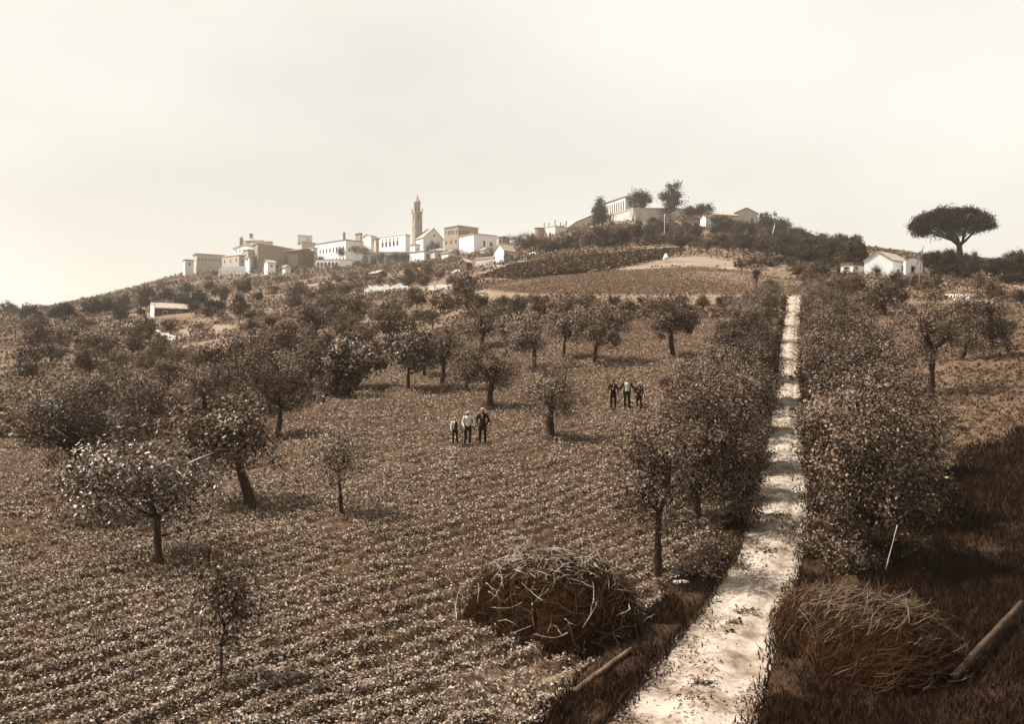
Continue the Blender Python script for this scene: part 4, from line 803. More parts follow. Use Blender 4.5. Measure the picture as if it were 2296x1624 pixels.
e, i_ = building('castle_palace', 'castle palace with pilastered left front and dark eaves behind the bastion', 'palace', (1402, 442, 480), (1355, 22), (1424, 12), 500, 'cream', 'flat', 1, 'roof_dark', row('L', .08, .92, 9, .55, 1.0, 4.6, 'a'), over=.5)
e, i_ = building('hilltop_house', 'small house with a neat gable and one dark window on the hilltop', 'house', (1649, 477, 507), (1642, 10), (1699, 3), 470, 'grey', 'gableR', 2.4, 'roof_dark', [('R', .75, .45, 1.3, 2.1)], over=.4)
e, i_ = building('hilltop_house', 'long low house with a pale tiled roof left of the neat gabled one', 'house', (1600, 482, 520), (1588, 8), (1655, 4), 455, 'grey', 'hip', 2.2, 'roof', over=.5)
e, i_ = building('hilltop_house', 'tall narrow wall-like house with a brightly lit strip, deep in the dark trees', 'house', (1583, 487, 541), (1570, 4), (1606, 5), 430, 'cream', 'gableL', 1.2, 'roof_dark', [('L', .6, .3, .7, 1.6)], over=.3)
# right hand cottage with annex
e, i_ = building('white_cottage', 'white cottage with a broad blank gable and pale tiled roof near the umbrella pine', 'house', (2002, 585, 611), (1938, 2.0), (2040, 5.5), 178, 'white', 'gableL', 1.55, 'roof', [('R', .55, .5, .38, .75)], over=.12)
e, i_ = building('cottage_annex', 'lower white annex with a dark door on the right of the white cottage', 'house', (2030, 583, 612), (2026, 2.2), (2068, 2.8), 175.5, 'white', 'gableR', .5, 'roof', [('R', .42, .27, .75, 1.15, 'd')], over=.12)
building('animal_pen', 'low open pen with pale walls on the left of the white cottage', 'shed', (1912, 594, 606), (1885, 2), (1938, 2), 182, 'cream', 'flat', 1, 'roof_dark', [('L', .5, .5, 1.0, .5), ('R', .3, .5, .7, .5)], over=.1)
# left farmhouse: dark body, white slab set over its left gable
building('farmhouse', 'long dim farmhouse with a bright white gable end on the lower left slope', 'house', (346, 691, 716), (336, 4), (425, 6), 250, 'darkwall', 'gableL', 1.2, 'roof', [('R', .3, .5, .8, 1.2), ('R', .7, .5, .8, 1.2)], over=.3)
building('gable_wall', 'white gable wall closing the left end of the dim farmhouse', 'wall', (345.5, 685, 712), (337, 2.2), (347, .6), 247, 'white', 'flat', 1, 'trim', over=.05)

# pale terrace walls of rubble
def terrace(label, pts, h=1.2, w_=1.0, name='terrace_wall', seed=1):
    rng = random.Random(seed); P = [hit(*p) for p in pts]; e = empty(name, P[0], label, 'wall'); n_ = 0
    for a, b_ in zip(P[:-1], P[1:]):
        a = np.array(a); b_ = np.array(b_); ln = np.linalg.norm(b_ - a); m_ = max(2, int(ln / 1.1))
        for i in range(m_):
            c = a + (b_ - a) * (i + .5) / m_ - np.array(P[0]); hh = h * rng.uniform(.6, 1.15)
            mb = MB(); V = np.array([(x * ln / m_ * .5 * rng.uniform(.85, 1), y * w_ / 2, z_ * hh) for z_ in (-.4, 1) for x, y in ((-1, -1), (1, -1), (1, 1), (-1, 1))]) + c + np.array([0, 0, rng.uniform(-.1, .1)])
            V[4:6, 1] += w_ * .45; V[4:, 0] += rng.uniform(-.12, .12); mb.hexa(V); mb.build('stone', M['stone'], e); n_ += 1
            if n_ > 60: return e
terrace('crumbling white terrace wall on the middle slope, the longer left piece', [(818, 660), (850, 657), (880, 656), (912, 653)], 1.8, 1.6, seed=1)
terrace('crumbling white terrace wall on the middle slope, the shorter right piece', [(964, 657), (990, 655), (1014, 653)], 1.3, 1.5, seed=2)
terrace('low pale wall running down beside the farmhouse yard', [(345, 748), (360, 754), (396, 767)], .7, 1.2, seed=3)
terrace('pale slab wall below the dim farmhouse', [(275, 741), (300, 743)], 1.3, 1.4, seed=4)
terrace('low white wall by the bright gabled farmhouse', [(1092, 602), (1120, 601), (1160, 594), (1210, 588)], .7, .8, seed=5)

# sheds and cloths of pale colour
def tarp(px, py, w_, d_, h_, label, seed):
    X, Y, Z = hit(px, py); rng = random.Random(seed); e = MB(); n_ = 8; V = []
    for i in range(n_ + 1):
        for j in range(n_ + 1):
            u, v = i / n_ - .5, j / n_ - .5; V.append((u * w_, v * d_, h_ * (1 - (abs(u) * 1.8) ** 2) * (1 - (abs(v) * 1.6) ** 2) + .15 * rng.random()))
    ix = np.arange((n_ + 1) ** 2).reshape(n_ + 1, n_ + 1); q = np.stack([ix[:-1, :-1], ix[1:, :-1], ix[1:, 1:], ix[:-1, 1:]], -1).reshape(-1, 4)
    o = e.add(V, q).build('pale_mound', M['white']); o.location = (X, Y, Z + .1); tag(o, label, 'heap')  # one domed sheet serves the white tarps and the stone block
tarp(1026, 614, 2.9, 3, .8, 'white covered heap below the dark open shed', 1); tarp(1194, 574, 3.2, 3, .8, 'white covered heap on the slope right of the bright gabled farmhouse', 2)
tarp(1493, 584, 1.1, 1.2, 1.2, 'small pale square block at the crest of the bare earth patch', 3)

# poles
def pole(name, label, p0, p1, r0, mat='wood', cat='pole', r1=None):
    p0 = Vector(p0); p1 = Vector(p1); mb = MB(); n_ = 6; rng = random.Random(hash(label) % 999 if False else len(label))
    pts = [(p1 - p0) * i / n_ + Vector((rng.gauss(0, r0 * .12), rng.gauss(0, r0 * .12), rng.gauss(0, r0 * .1))) * (0 < i < n_) for i in range(n_ + 1)]
    o = mb.tube(pts, [r0 + ((r1 or r0 * .7) - r0) * i / n_ for i in range(n_ + 1)], 8).build(name, M[mat], None, True); o.location = p0; tag(o, label, cat); return o
def P3(px, py, Y): return ((px - CX) / F * Y, Y, (CY - py) / F * Y)
pole('pole', 'long pale pole leaning right beside the cottage, the nearer of a crossed pair', P3(2038, 640, 150), P3(2071, 552, 152), .09)
pole('pole', 'thinner upright pole crossing the leaning pale pole beside the cottage', P3(2059, 648, 149), P3(2068, 560, 153), .07)
pole('pole', 'white pole leaning in the dark wood on the right flank of the castle hill', P3(1727, 545, 300), P3(1737, 505, 300), .16, 'stone')
pole('pole', 'thin upright pole in front of the trees below the bastion', P3(1490, 545, 330), P3(1490, 480, 330), .12, 'stone')
pole('flagpole', 'thin flagpole standing on the corner of the bastion', P3(1421, 470, 458), P3(1421, 432, 458), .14, 'wood')
pole('post', 'short dark post on the bare crest of the meadow', P3(1649, 602, 205), P3(1649, 586, 205), .12, 'bark')

# ------------------------------------------------------------------ individual hilltop trees
def solo(key, base, Y, _unused, label, name, rot_z=0., leaf='dark', **kw):
    MESH.pop(key, None); tree_meshes(key, leaf, 'bark', **kw); X = (base[0] - CX) / F * Y; Z = (CY - base[1]) / F * Y
    return put_tree(key, name, (X, Y, Z), label, None, 'tree', rz=rot_z)
k = 470 / F
solo(('s', 1), (1511, 472), 470, 0, 'tall tiered pine with a gap in its crown, highest tree on the castle hill', 'pine_tree', seed=301, H=58 * k, rx=27 * k, rz=29 * k, trunk_h=2, tr=.5, ncl=22, nleaf=4500, L=.8, W=.35, sig=1.15, flat=0, lob=1.1, hollow=.35, leaf='pine')
solo(('s', 2), (1440, 470), 470, 0, 'dense rounded tree hiding the right end of the castle palace', 'evergreen_tree', seed=302, H=36 * k, rx=30 * k, rz=17 * k, trunk_h=2, tr=.4, ncl=40, nleaf=4500, L=.7, W=.4, sig=.9, flat=0, lob=.6, hollow=.3)
solo(('s', 3), (1350, 508), 440, 0, 'dark cone shaped conifer at the left foot of the bastion', 'conifer', seed=303, H=62 * 440 / F, rx=22 * 440 / F, rz=27 * 440 / F, trunk_h=1, tr=.4, ncl=50, nleaf=5000, L=.6, W=.3, sig=.8, flat=0, lob=.8, hollow=.2, leaf='pine')
solo(('s', 33), (1345, 475), 455, 0, 'pointed tip of a fir behind the dark conifer by the bastion', 'conifer', seed=304, H=30 * k, rx=8 * k, rz=14 * k, trunk_h=1, tr=.3, ncl=22, nleaf=1500, L=.5, W=.3, sig=.5, flat=0, lob=.5, hollow=.2, leaf='pine')
for n_, (bx, by, hh, rr, lab) in enumerate([(1575, 480, 26, 24, 'low rounded tree between the tall pine and the hilltop houses'), (1548, 478, 18, 18, 'small rounded tree at the foot of the tall tiered pine'),
    (1612, 500, 18, 22, 'bushy tree before the long low hilltop house'), (1722, 510, 36, 22, 'dark tree against the sky right of the neat gabled house'), (1750, 520, 32, 22, 'dark tree lower down right of the neat gabled house'), (1660, 520, 26, 26, 'dark tree in front of the neat gabled house'),
    (1600, 540, 34, 20, 'dark tree right of the brightly lit strip of wall'), (1630, 530, 36, 22, 'dense dark tree below the long low hilltop house'), (1785, 528, 18, 16, 'thin crowned tree on the skyline right of the hilltop houses'), (1690, 545, 30, 24, 'dark tree beneath the neat gabled house')]):
    solo(('h', n_), (bx, by + 4), 425 if n_ > 1 else 450, 0, lab, 'evergreen_tree', seed=310 + n_, H=hh * .185, rx=rr * .18, rz=hh * .085, trunk_h=1.2, tr=.3, ncl=30, nleaf=2600, L=.55, W=.35, sig=.7, flat=0, lob=.7, hollow=.2)
for n_, (bx, by, hh, rr, Y_, lab) in enumerate([(974, 566, 26, 16, 560, 'dark rounded tree against the wall of the gabled church'), (765, 575, 20, 10, 600, 'dark tree before the right corner of the long white palace'), (800, 570, 22, 13, 600, 'dark tree between the palace and the pale house'),
    (818, 572, 20, 12, 590, 'rounded tree under the plain pale house'), (852, 588, 24, 14, 570, 'leafy tree below the left end of the arched window villa'), (888, 586, 20, 14, 565, 'rounded tree below the middle of the arched window villa'), (907, 590, 22, 12, 560, 'tree below the right end of the arched window villa'),
    (690, 592, 22, 14, 580, 'tree in front of the left end of the long white palace'), (717, 592, 18, 10, 575, 'small tree before the lower windows of the long white palace'), (1090, 575, 20, 20, 520, 'spreading tree below the big plain house'), (1015, 575, 16, 22, 540, 'bushy tree before the modern brick block'),
    (1190, 575, 50, 30, 300, 'broad tree right of the bright gabled farmhouse'), (1150, 598, 34, 20, 256, 'pale leafed tree touching the right side of the bright gabled farmhouse'), (1225, 575, 42, 28, 290, 'dark broad tree below the ruined gate'), (1270, 572, 46, 28, 300, 'dark broad tree at the foot of the scarp wall'),
    (1310, 568, 46, 30, 310, 'dark spreading tree left of the bastion conifer'), (1180, 548, 28, 24, 400, 'grey tree on the saddle between the town and the ruined gate'), (1150, 545, 18, 22, 420, 'low tree on the saddle right of the low shed'),
    (1697, 640, 42, 10, 128, 'dark cypress-like bush standing alone where the meadow meets the hedge'), (316, 690, 48, 17, 290, 'tall dark tree immediately left of the farmhouse'), (290, 708, 36, 18, 285, 'dark tree left of the tall one by the farmhouse'), (433, 716, 50, 22, 280, 'dark tree at the right end of the dim farmhouse'),
    (1968, 624, 28, 14, 168, 'small dark round tree in front of the broad blank gable')]):
    k = Y_ / F; lf = 'olive_far' if ('grey' in lab or 'pale' in lab or 'leafy' in lab or 'spreading tree below' in lab) else 'dark'
    solo(('t', n_), (bx, by), Y_, 0, lab, 'garden_tree' if Y_ > 480 else 'hillside_tree', leaf=lf, seed=340 + n_, H=hh * k, rx=rr * k, rz=hh * k * .46, trunk_h=hh * k * .2, tr=.06 * hh * k * .5, ncl=34, nleaf=2600, L=1.4 * k, W=.9 * k, sig=3.2 * k, flat=0, lob=.6, hollow=.2, nlimb=8)
# umbrella pine
Yp = 235; k = Yp / F; bx, by = 2152, 600; X = (bx - CX) * k; Z = (CY - by) * k
rng = np.random.default_rng(77); e = empty('umbrella_pine', (X, Yp, Z), 'great umbrella pine with a flat domed crown standing against the sky', 'tree')
cxp = (2133 - bx) * k; zc = (by - 517) * k; rx = 92 * k; rzt = 51 * k
mb = MB(); mb.tube([(0, 0, -2), (.1, 0, 2), (-.15, 0, (by - 548) * k)], [.95, .75, .6], 10); mb.build('trunk', M['bark'], e, True)
cl = []
while len(cl) < 270:
    u, v, t = rng.uniform(-1, 1), rng.uniform(-1, 1), rng.random(); r2 = u * u + v * v
    if r2 > 1: continue
    topz = rzt * math.sqrt(max(0, 1 - r2 * .92)); cl.append((cxp + u * rx * .94, v * rx * .94, zc + topz * (t ** .55) - (.3 + .9 * (1 - r2)) * (1 - t)))
cl = np.array(cl)
for i in range(9):
    t = cl[int(rng.integers(len(cl)))]; a = 2 * pi * i / 9; q2 = (cxp + cos(a) * rx * .62, sin(a) * rx * .62, zc + .3)
    mb = MB(); mb.tube([(-.15, 0, (by - 552) * k), (cos(a) * 1.6 - .1, sin(a) * 1.6, (by - 538) * k), q2, (cxp + cos(a) * rx * .85, sin(a) * rx * .85, zc + 1.4)], [.34, .26, .16, .05], 6); mb.build('branch', M['bark'], e, True)
nl = 34000; kk = rng.integers(len(cl), size=nl); P = cl[kk] + rng.normal(size=(nl, 3)) * np.array([.62, .62, .42]); nn = rng.normal(size=(nl, 3)) * .7 + np.array([0, 0, .7]); nn /= np.linalg.norm(nn, axis=1, keepdims=True)
V, q = leaves(P, nn, .5, .17, rng); link(bpy.data.objects.new('crown', mesh_np('crown', V, q, M['pine'])), e)

# ------------------------------------------------------------------ brushwood heaps
def stick_mesh(rng, L, r, bend, k=4, seg=5, fork=True):
    mb = MB(); pts = [Vector((0, 0, 0))]; d = Vector((1, 0, 0)); nb = Vector((0, rng.gauss(0, 1), rng.gauss(0, 1))).normalized()
    for i in range(seg):
        d = (d + nb * bend * rng.uniform(.2, 1) + Vector((rng.gauss(0, .1), rng.gauss(0, .12), rng.gauss(0, .12)))).normalized(); pts.append(pts[-1] + d * L / seg)
    mb.tube(pts, [r * (1 - .75 * i / seg) for i in range(seg + 1)], k)
    if fork:
        for _ in range(2):
            i = rng.randrange(2, seg); s = pts[i]; d2 = ((pts[i] - pts[i - 1]).normalized() + Vector((rng.gauss(0, .5), rng.gauss(0, .5), rng.gauss(0, .5)))).normalized()
            mb.tube([s, s + d2 * L * .14, s + d2 * L * .25 + Vector((0, rng.gauss(0, .04), rng.gauss(0, .04)))], [r * .5, r * .35, r * .1], 3)
    return mb
def heap(name, label, c, rx, ry, h, npart, nstuff, seed, ang=None, L=(.5, 1.5), r=.014, mats=('stick', 'stick_dark'), flatk=.8):
    rng = random.Random(seed); X, Y, Z = c; e = empty(name, (X, Y, Z), label, 'heap')
    nr = np.random.default_rng(seed); V = []; n1, n2 = 36, 12
    def surf(t, f):   # f 0 at top, 1 at rim
        w_ = 1 + .13 * sin(2 * t + seed) + .08 * sin(3 * t + 2 * seed) + .04 * sin(7 * t)
        return (cos(t) * rx * f ** .75 * w_, sin(t) * ry * f ** .75 * w_, h * max(0.0, 1 - f ** 2.1) ** flatk)
    for j in range(n2 + 1):
        for i in range(n1):
            x, y, z_ = surf(2 * pi * i / n1, max(1e-3, j / n2)); q = .07
            V.append((x * .95 + nr.normal() * q, y * .95 + nr.normal() * q, z_ * .93 - (.3 if j == n2 else 0) + nr.normal() * q))
    ix = np.arange(len(V)).reshape(n2 + 1, n1); q = np.stack([ix[:-1], np.roll(ix[:-1], -1, 1), np.roll(ix[1:], -1, 1), ix[1:]], -1).reshape(-1, 4)
    link(bpy.data.objects.new('packed_brushwood', mesh_np('packed_brushwood', V, q, M['core'], True)), e)  # near-black mound stands in for the shade inside the heap
    variants = [stick_mesh(rng, 1.0, r / 1.0, rng.uniform(.02, .2)).mesh('stick', M[mats[i % 2]], True) for i in range(12)]
    arr = [(np.array([v.co[:] for v in m_.vertices]), np.array([list(p.vertices) for p in m_.polygons if len(p.vertices) == 4]), np.array([list(p.vertices) for p in m_.polygons if len(p.vertices) == 3])) for m_ in variants]
    S = [MB(), MB()]
    for i in range(npart + nstuff):
        t = rng.uniform(0, 2 * pi); f = rng.random() ** .6; p = Vector(surf(t, f)); p2 = Vector(surf(t + .02, f)); p3 = Vector(surf(t, min(1.05, f + .05)))
        tu = (p2 - p).normalized(); td = (p3 - p).normalized(); nn = tu.cross(td); nn = nn if nn.z > 0 else -nn; nn.normalize()
        if ang is None: a = rng.uniform(0, 2 * pi); d = tu * cos(a) + td * sin(a)
        else: a = rng.gauss(ang, .35); g = Vector((cos(a), sin(a), 0)); d = (g - nn * g.dot(nn)).normalized()
        d = (d + nn * rng.uniform(-.15, .16)).normalized(); y = nn.cross(d).normalized(); z_ = d.cross(y)
        ll = rng.uniform(*L) * (1 if i < npart else .8); Mx = Matrix((d, y, z_)).transposed().to_4x4(); Mx.translation = p + nn * rng.uniform(-.04, .06) - d * ll * .5; th = rng.uniform(.6, 1.5) if i < npart else rng.uniform(.6, 1.2)
        Mx = Mx @ Matrix.Diagonal((ll, ll ** .3 * th, ll ** .3 * th, 1)); vi = rng.randrange(12) if rng.random() < .2 else rng.randrange(6) * 2 if (f < .55 and rng.random() < .5) else rng.randrange(6) * 2 + 1  # pale sticks favoured near the top, sunlight put into their colour
        if i < npart: o = link(bpy.data.objects.new('stick', variants[vi]), e); o.matrix_local = Mx
        else:
            V_, q_, t_ = arr[vi]; A = np.array(Mx); Vw = V_ @ A[:3, :3].T + A[:3, 3]; S[vi % 2].add(Vw, q_, t_)
    for i in (0, 1): o = S[i].build('loose_twigs', M[mats[i]], e, True); o['kind'] = 'stuff'
    return e
def on(px, py): return hit(px, py)
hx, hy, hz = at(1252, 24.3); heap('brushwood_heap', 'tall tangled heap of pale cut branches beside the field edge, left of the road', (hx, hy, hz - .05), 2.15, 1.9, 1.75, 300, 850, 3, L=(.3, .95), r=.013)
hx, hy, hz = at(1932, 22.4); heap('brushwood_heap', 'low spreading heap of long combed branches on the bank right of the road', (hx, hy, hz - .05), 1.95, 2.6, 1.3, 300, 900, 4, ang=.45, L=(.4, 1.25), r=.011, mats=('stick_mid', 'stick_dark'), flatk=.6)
# leaning stake, logs, stones
pole('stake', 'thin white stake leaning out of the right hand brushwood heap', P3(1986, 1278, 25.2), P3(2012, 1178, 25.4), .014, 'stick', 'stake')
a = Vector(at(1290, 20.0)); b_ = Vector(at(1415, 22.3)); pole('log', 'long thin barked pole lying on the ground in front of the left heap', a + Vector((0, 0, .12)), b_ + Vector((0, 0, .2)), .075, 'wood', 'log', .05)
a = Vector(at(2140, 20.2)); b_ = Vector(at(2290, 25.0)); pole('log', 'thick peeled log lying on the dark bank at the lower right corner', a + Vector((0, 0, .35)), b_ + Vector((0, 0, .35)), .075, 'wood_dark', 'log', .065)
def stone(px, py, sx, sy, sz, label, seed):
    X, Y, Z = hit(px, py); rng = np.random.default_rng(seed); bm = bmesh.new(); bmesh.ops.create_icosphere(bm, subdivisions=3, radius=1)
    ph = rng.random(6) * 6
    for v in bm.verts:
        c = v.co; f = 1 + .14 * sin(c.x * 3 + ph[0]) * sin(c.y * 3 + ph[1]) + .1 * sin(c.z * 5 + ph[2] + c.x * 4) + .04 * rng.normal()
        v.co = Vector((c.x * sx * f, c.y * sy * f, max(-.4, c.z) * sz * f))
    me = bpy.data.meshes.new('stone'); bm.to_mesh(me); bm.free(); me.materials.append(M['stone']); o = link(bpy.data.objects.new('stone', me)); o.location = (X, Y, Z + sz * .35); tag(o, label, 'stone')
stone(1525, 1314, .26, .16, .11, 'long white stone on the grassy verge beside the forked olive', 1)
stone(1608, 1345, .09, .07, .06, 'small white stone at the very edge of the pale road', 2); stone(1553, 1362, .07, .05, .05, 'pebble sized white stone on the verge below the long white stone', 3)
stone(1410, 1482, .11, .08, .08, 'rounded white stone on the dark verge beside the thin barked pole', 4); stone(1720, 1448 if False else 1560, .08, .06, .04, 'flat stone at the bottom edge of the pale road', 5)
stone(1355, 1298, .12, .1, .06, 'white chunk lying in the crop behind the left heap', 6)
# weeds growing in the road
def weed(px, py, r_, n_, label, seed):
    X, Y, Z = hit(px, py); rng = np.random.default_rng(seed); P = rng.normal(size=(n_, 3)) * np.array([r_, r_ * .8, .04]); P[:, 2] = np.abs(P[:, 2]) + .04
    nn = rng.normal(size=(n_, 3)) * .5 + np.array([0, 0, .8]); nn /= np.linalg.norm(nn, axis=1, keepdims=True); V, q = leaves(P, nn, .11, .06, rng)
    o = link(bpy.data.objects.new('weed', mesh_np('weed', V, q, M['broad']))); o.location = (X, Y, Z); tag(o, label, 'weed', None, 'stuff')
for px_, py_, r_, n_, lab in [(1670, 1376, .16, 60, 'dark weed clump in the middle of the pale road'), (1650, 1402, .1, 36, 'smaller weed just below the dark clump in the road'), (1580, 1540, .12, 40, 'weed at the foot of the picture in the road'), (1720, 1240, .3, 70, 'thin weeds between the wheel tracks below the shaded stretch'),
      (1745, 1160, .3, 70, 'thin weeds between the wheel tracks in the shaded stretch'), (1636, 1420, .06, 14, 'tiny weed left of the two clumps in the road')]: weed(px_, py_, r_, n_, lab, int(px_))
# leafy sprig at the foot of the heap, rough low bushes on the verges
for i in range(3): tree_meshes(('vb', i), 'broad' if i else 'olive', 'bark', seed=400 + i, H=1.1, rx=.8, rz=.55, trunk_h=.2, tr=.03, ncl=30, nleaf=1900, L=.09, W=.045, sig=.16, flat=.4, lob=.8, nlimb=10, forks=3)
VB = [(1665, 1175, 1.0), (1655, 1120, 1.2), (1600, 1262, .8), (1570, 1300, .8), (1690, 1060, 1.1), (1700, 990, 1.2), (1845, 1230, 1.3), (1862, 1160, 1.2), (1835, 1050, 1.2), (1900, 1285, 1.0), (1822, 1255, .8), (1713, 930, 1.3), (1822, 960, 1.3)]
VBL = ['leafy bush on the field-side verge beside the first shaded stretch of road', 'bush on the field-side verge under the lowest trees of the crowded row', 'sprawling weed bush between the forked olive and the road', 'low bush on the verge just uphill of the long white stone', 'verge bush opposite the sprig hanging over the road', 'bush in the deep shade of the crowded row by the road',
 'round bush at the bulge of the road above the combed heap', 'bush at the foot of the largest tree right of the road', 'sprig leaning out over the road from the shaded row', 'bush behind the combed heap of branches', 'small bush at the corner where the road widens', 'far verge bush on the field side below the narrow part of the road', 'far verge bush on the shaded side where the road narrows']
for i, (px_, py_, s) in enumerate(VB):
    put_tree(('vb', i % 3), 'verge_bush', hit(px_, py_), VBL[i], 'bushes on the grassy edges of the road', 'bush', (s, s, s * .9), i * 1.3)

# ------------------------------------------------------------------ people
def caps(bm, p0, p1, r0, r1, sy=1.0, n=5):
    p0 = Vector(p0); p1 = Vector(p1)
    for i in range(n + 1):
        t = i / n; m_ = Matrix.Translation(p0.lerp(p1, t)) @ Matrix.Diagonal((r0 + (r1 - r0) * t, (r0 + (r1 - r0) * t) * sy, r0 + (r1 - r0) * t, 1)); bmesh.ops.create_icosphere(bm, subdivisions=2, radius=1, matrix=m_)
def remeshed(bm, name, mat, parent, vox, scale=1):
    me = bpy.data.meshes.new(name + '_raw'); bm.to_mesh(me); bm.free(); o = bpy.data.objects.new(name, me); COL.objects.link(o)
    r = o.modifiers.new('r', 'REMESH'); r.mode = 'VOXEL'; r.voxel_size = vox; s = o.modifiers.new('s', 'SMOOTH'); s.iterations = 3; s.factor = .5; dc = o.modifiers.new('d', 'DECIMATE'); dc.ratio = .22 if name == 'body' else .5
    dg = bpy.context.evaluated_depsgraph_get(); ev = o.evaluated_get(dg); m2 = bpy.data.meshes.new_from_object(ev, depsgraph=dg); o.modifiers.clear(); o.data = m2; bpy.data.meshes.remove(me); m2.name = name
    m2.materials.clear(); m2.materials.append(M[mat]); m2.polygons.foreach_set('use_smooth', np.ones(len(m2.polygons), bool)); o.parent = parent; return o
def person(px, py, height, label, top='jacket', hat='cap', rz=0.0, armL=None, armR=None, feet=(.11, .02, -.11, -.02), lean=0.0, child=False, topmat='suit', legmat='suit', hatmat='hat', vest=False):
    X, Y, Z = hit(px, py); Z = Z + .03
    e = empty('person', (X, Y, Z), label, 'person', None, rz); s = height / 1.75; e.scale = (s, s, s)
    # 1.75 m figure facing -Y; x to the viewer's right
    hip = .93; sh = 1.43; fx = feet
    J = dict(hl=(-.095, 0, hip), hr=(.095, 0, hip), kl=(-.10 - fx[2] * -.2, -.03, .5), kr=(.10 + fx[0] * .2, -.03, .5))
    al = (-fx[0] - .0, fx[1], .09); ar = (-fx[2], fx[3], .09)
    sl = (-.185, 0, sh); sr = (.185, 0, sh)
    armL = armL or ((-.25, .03, 1.14), (-.24, -.06, .90)); armR = armR or ((.25, .03, 1.14), (.24, -.06, .90))
    hd = Vector((lean, -.02, 1.625))
    def bodyparts(bm, g=0.0):
        caps(bm, (0, 0, .96), (0, 0, 1.15), .13 + g, .125 + g, .75); caps(bm, (0, 0, 1.15), (0, .0, 1.36), .125 + g, .155 + g, .68); caps(bm, (-.10, 0, 1.38), (.10, 0, 1.38), .085 + g, .085 + g, .8)
    def legs(bm, g=0.0, end=.0):
        for h_, k_, a_ in ((J['hl'], J['kl'], al), (J['hr'], J['kr'], ar)):
            caps(bm, h_, k_, .092 + g, .06 + g); caps(bm, k_, a_, .06 + g * 1.1, .04 + g * 1.6)
    def arms(bm, g=0.0, wrist=True):
        for s_, (el, wr) in ((sl, armL), (sr, armR)):
            caps(bm, s_, el, .055 + g, .042 + g); caps(bm, el, wr, .042 + g, .028 + g)
    # body: one continuous mesh with head, face, hands
    bm = bmesh.new(); bodyparts(bm); legs(bm); arms(bm)
    caps(bm, (lean * .5, 0, 1.42), (lean, -.005, 1.55), .052, .05)
    c = hd; m_ = Matrix.Translation(c) @ Matrix.Diagonal((.077, .097, .118, 1)); bmesh.ops.create_icosphere(bm, subdivisions=3, radius=1, matrix=m_)
    caps(bm, c + Vector((0, -.05, -.06)), c + Vector((0, -.06, -.085)), .045, .035)              # jaw, chin
    caps(bm, c + Vector((0, -.093, .018)), c + Vector((0, -.115, -.018)), .012, .018)            # nose
    caps(bm, c + Vector((-.03, -.088, .03)), c + Vector((.03, -.088, .03)), .014, .014)          # brow
    for sx in (-1, 1):
        caps(bm, c + Vector((sx * .08, .0, .015)), c + Vector((sx * .08, .004, -.02)), .016, .012)   # ears
    for a_ in (al, ar): caps(bm, (a_[0], a_[1] + .02, .045), (a_[0] + (a_[0]) * .12, a_[1] - .16, .03), .042, .034)
    for s_, (el, wr) in ((-1, armL), (1, armR)):
        el, wr = Vector(el), Vector(wr); d = (wr - el).normalized(); side = d.cross(Vector((0, 1, 0))).normalized() if abs(d.y) < .9 else Vector((1, 0, 0)); nn = d.cross(side)
        pm = wr + d * .07; caps(bm, wr, pm, .028, .036, .6)
        for i, (off, ln) in enumerate(((-.030, .07), (-.010, .08), (.010, .075), (.030, .06))):
            b0 = pm + side * off + d * .02; b1 = b0 + d * ln * .55 + nn * .006; b2 = b1 + d * ln * .4 + nn * .022; caps(bm, b0, b1, .0095, .009, n=3); caps(bm, b1, b2, .009, .008, n=3)
        tb = wr + d * .03 + side * .03 * -s_; t1 = tb + (d + side * -s_ * .9).normalized() * .035; caps(bm, tb, t1, .013, .011, n=3); caps(bm, t1, t1 + d * .03, .011, .009, n=3)
    remeshed(bm, 'body', 'skin', e, .0095)
    for sx in (-1, 1):
        mb_ = MB(); bm = bmesh.new(); bmesh.ops.create_icosphere(bm, subdivisions=2, radius=.011, matrix=Matrix.Translation(c + Vector((sx * .03, -.087, .008)))); me = bpy.data.meshes.new('eye'); bm.to_mesh(me); bm.free(); me.materials.append(M['hair']); link(bpy.data.objects.new('eye', me), e)
    # hair
    bm = bmesh.new(); bmesh.ops.create_icosphere(bm, subdivisions=2, radius=1, matrix=Matrix.Translation(c + Vector((0, .018, .028))) @ Matrix.Diagonal((.083, .095, .103, 1))); me = bpy.data.meshes.new('hair'); bm.to_mesh(me); bm.free(); me.materials.append(M['hair']); link(bpy.data.objects.new('hair', me), e)
    # trousers, shoes
    bm = bmesh.new(); legs(bm, .016); caps(bm, (0, 0, .93), (0, 0, 1.03), .145, .14, .78); remeshed(bm, 'trousers', legmat, e, .016)
    for a_ in (al, ar):
        bm = bmesh.new(); caps(bm, (a_[0], a_[1] + .02, .055), (a_[0] * 1.12, a_[1] - .17, .038), .056, .045); remeshed(bm, 'shoe', 'shoe', e, .014)
    if top == 'jacket' or top == 'open':
        bm = bmesh.new(); arms(bm, .02)
        if top == 'jacket': bodyparts(bm, .028); caps(bm, (0, 0, .84), (0, 0, 1.0), .165, .155, .78)
        else:
            for sx in (-1, 1): caps(bm, (sx * .125, .02, 1.40), (sx * .15, .03, .92), .065, .07, 1.0)
            caps(bm, (0, .06, 1.38), (0, .07, .92), .13, .14, .55)
        remeshed(bm, 'jacket', topmat, e, .016)
        bm = bmesh.new()
        if top == 'open': bodyparts(bm, .018)
        else: caps(bm, (0, -.085, 1.42), (0, -.105, 1.27), .04, .022)
        remeshed(bm, 'shirt', 'shirt', e, .014)
    else:
        bm = bmesh.new(); bodyparts(bm, .02); arms(bm, .018); remeshed(bm, 'shirt', 'shirt', e, .016)
        if vest:
            bm = bmesh.new()
            caps(bm, (.02, 0, .95), (.03, 0, 1.36), .155, .165, .78); remeshed(bm, 'waistcoat', 'suit2', e, .016)
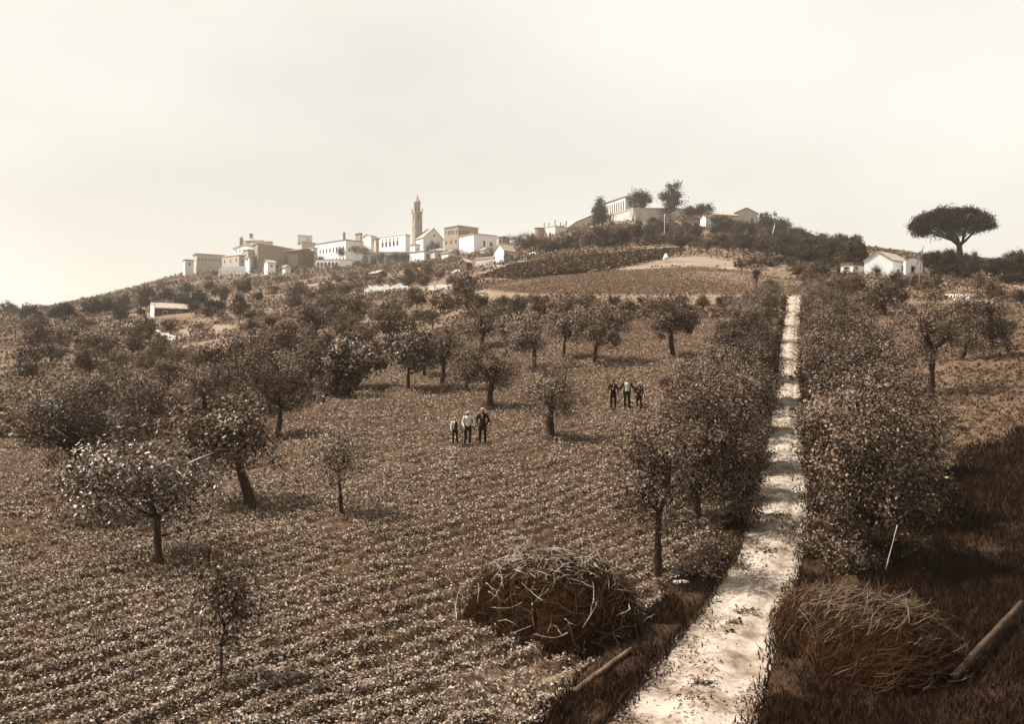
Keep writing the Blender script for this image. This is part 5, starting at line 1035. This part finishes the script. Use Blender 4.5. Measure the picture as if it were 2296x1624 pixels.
    if hat:
        bm = bmesh.new(); t = c + Vector((0, 0, .075))
        bmesh.ops.create_cone(bm, cap_ends=True, segments=20, radius1=.082, radius2=.070, depth=.07, matrix=Matrix.Translation(t + Vector((0, .01, .025))) @ Matrix.Diagonal((1, 1.15, 1, 1)))
        if hat == 'brim': bmesh.ops.create_cone(bm, cap_ends=True, segments=24, radius1=.16, radius2=.155, depth=.014, matrix=Matrix.Translation(t + Vector((0, 0, -.02))) @ Matrix.Diagonal((1, 1.15, 1, 1)))
        else:
            bmesh.ops.create_icosphere(bm, subdivisions=2, radius=1, matrix=Matrix.Translation(t + Vector((0, .01, .045))) @ Matrix.Diagonal((.095, .11, .028, 1)))
            bmesh.ops.create_cone(bm, cap_ends=True, segments=16, radius1=.075, radius2=.07, depth=.012, matrix=Matrix.Translation(t + Vector((0, -.1, -.005))) @ Matrix.Diagonal((1, .8, 1, 1)))
        me = bpy.data.meshes.new('hat'); bm.to_mesh(me); bm.free(); me.materials.append(M[hatmat]); link(bpy.data.objects.new('hat', me), e)
    return e
person(1020, 999, 1.28, 'boy in a pale shirt and dark waistcoat at the left of the lower group', top='shirt', hat='cap', rz=.35, feet=(.10, .03, -.17, -.08), vest=True)
person(1049, 998, 1.56, 'man in a white shirt and brimmed hat between the boy and the dark-suited man', top='shirt', hat='brim', rz=.15, armR=((.36, .0, 1.24), (.30, -.17, 1.10)), armL=((-.28, .04, 1.16), (-.23, -.12, .95)), feet=(.15, .0, -.09, -.08))
person(1082, 997, 1.68, 'man in a dark suit and pale cap at the right of the lower group', hat='cap', rz=-.1, armL=((-.30, .05, 1.16), (-.22, -.08, .97)), armR=((.32, .06, 1.17), (.22, .06, .98)), feet=(.13, .02, -.13, .02))
person(1375, 919, 1.68, 'man in a dark jacket bending one arm at the left of the upper group', hat='cap', hatmat='suit2', rz=.1, armL=((-.31, .03, 1.19), (-.13, -.16, 1.20)), armR=((.27, .03, 1.17), (.28, -.05, .95)), feet=(.11, .0, -.12, .02))
person(1406, 919, 1.78, 'bareheaded man in an open dark jacket over a white shirt, upper group', top='open', hat=None, rz=0, armL=((-.36, .03, 1.21), (-.42, -.04, 1.10)), armR=((.36, .03, 1.21), (.42, -.04, 1.05)), feet=(.11, .0, -.11, .0))
person(1433, 921, 1.55, 'youth in a dark suit and round white cap at the right of the upper group', hat='cap', rz=-.1, armL=((-.27, .03, 1.16), (-.12, -.15, 1.18)), armR=((.27, .05, 1.15), (.18, -.12, 1.02)), feet=(.10, .0, -.16, -.02))
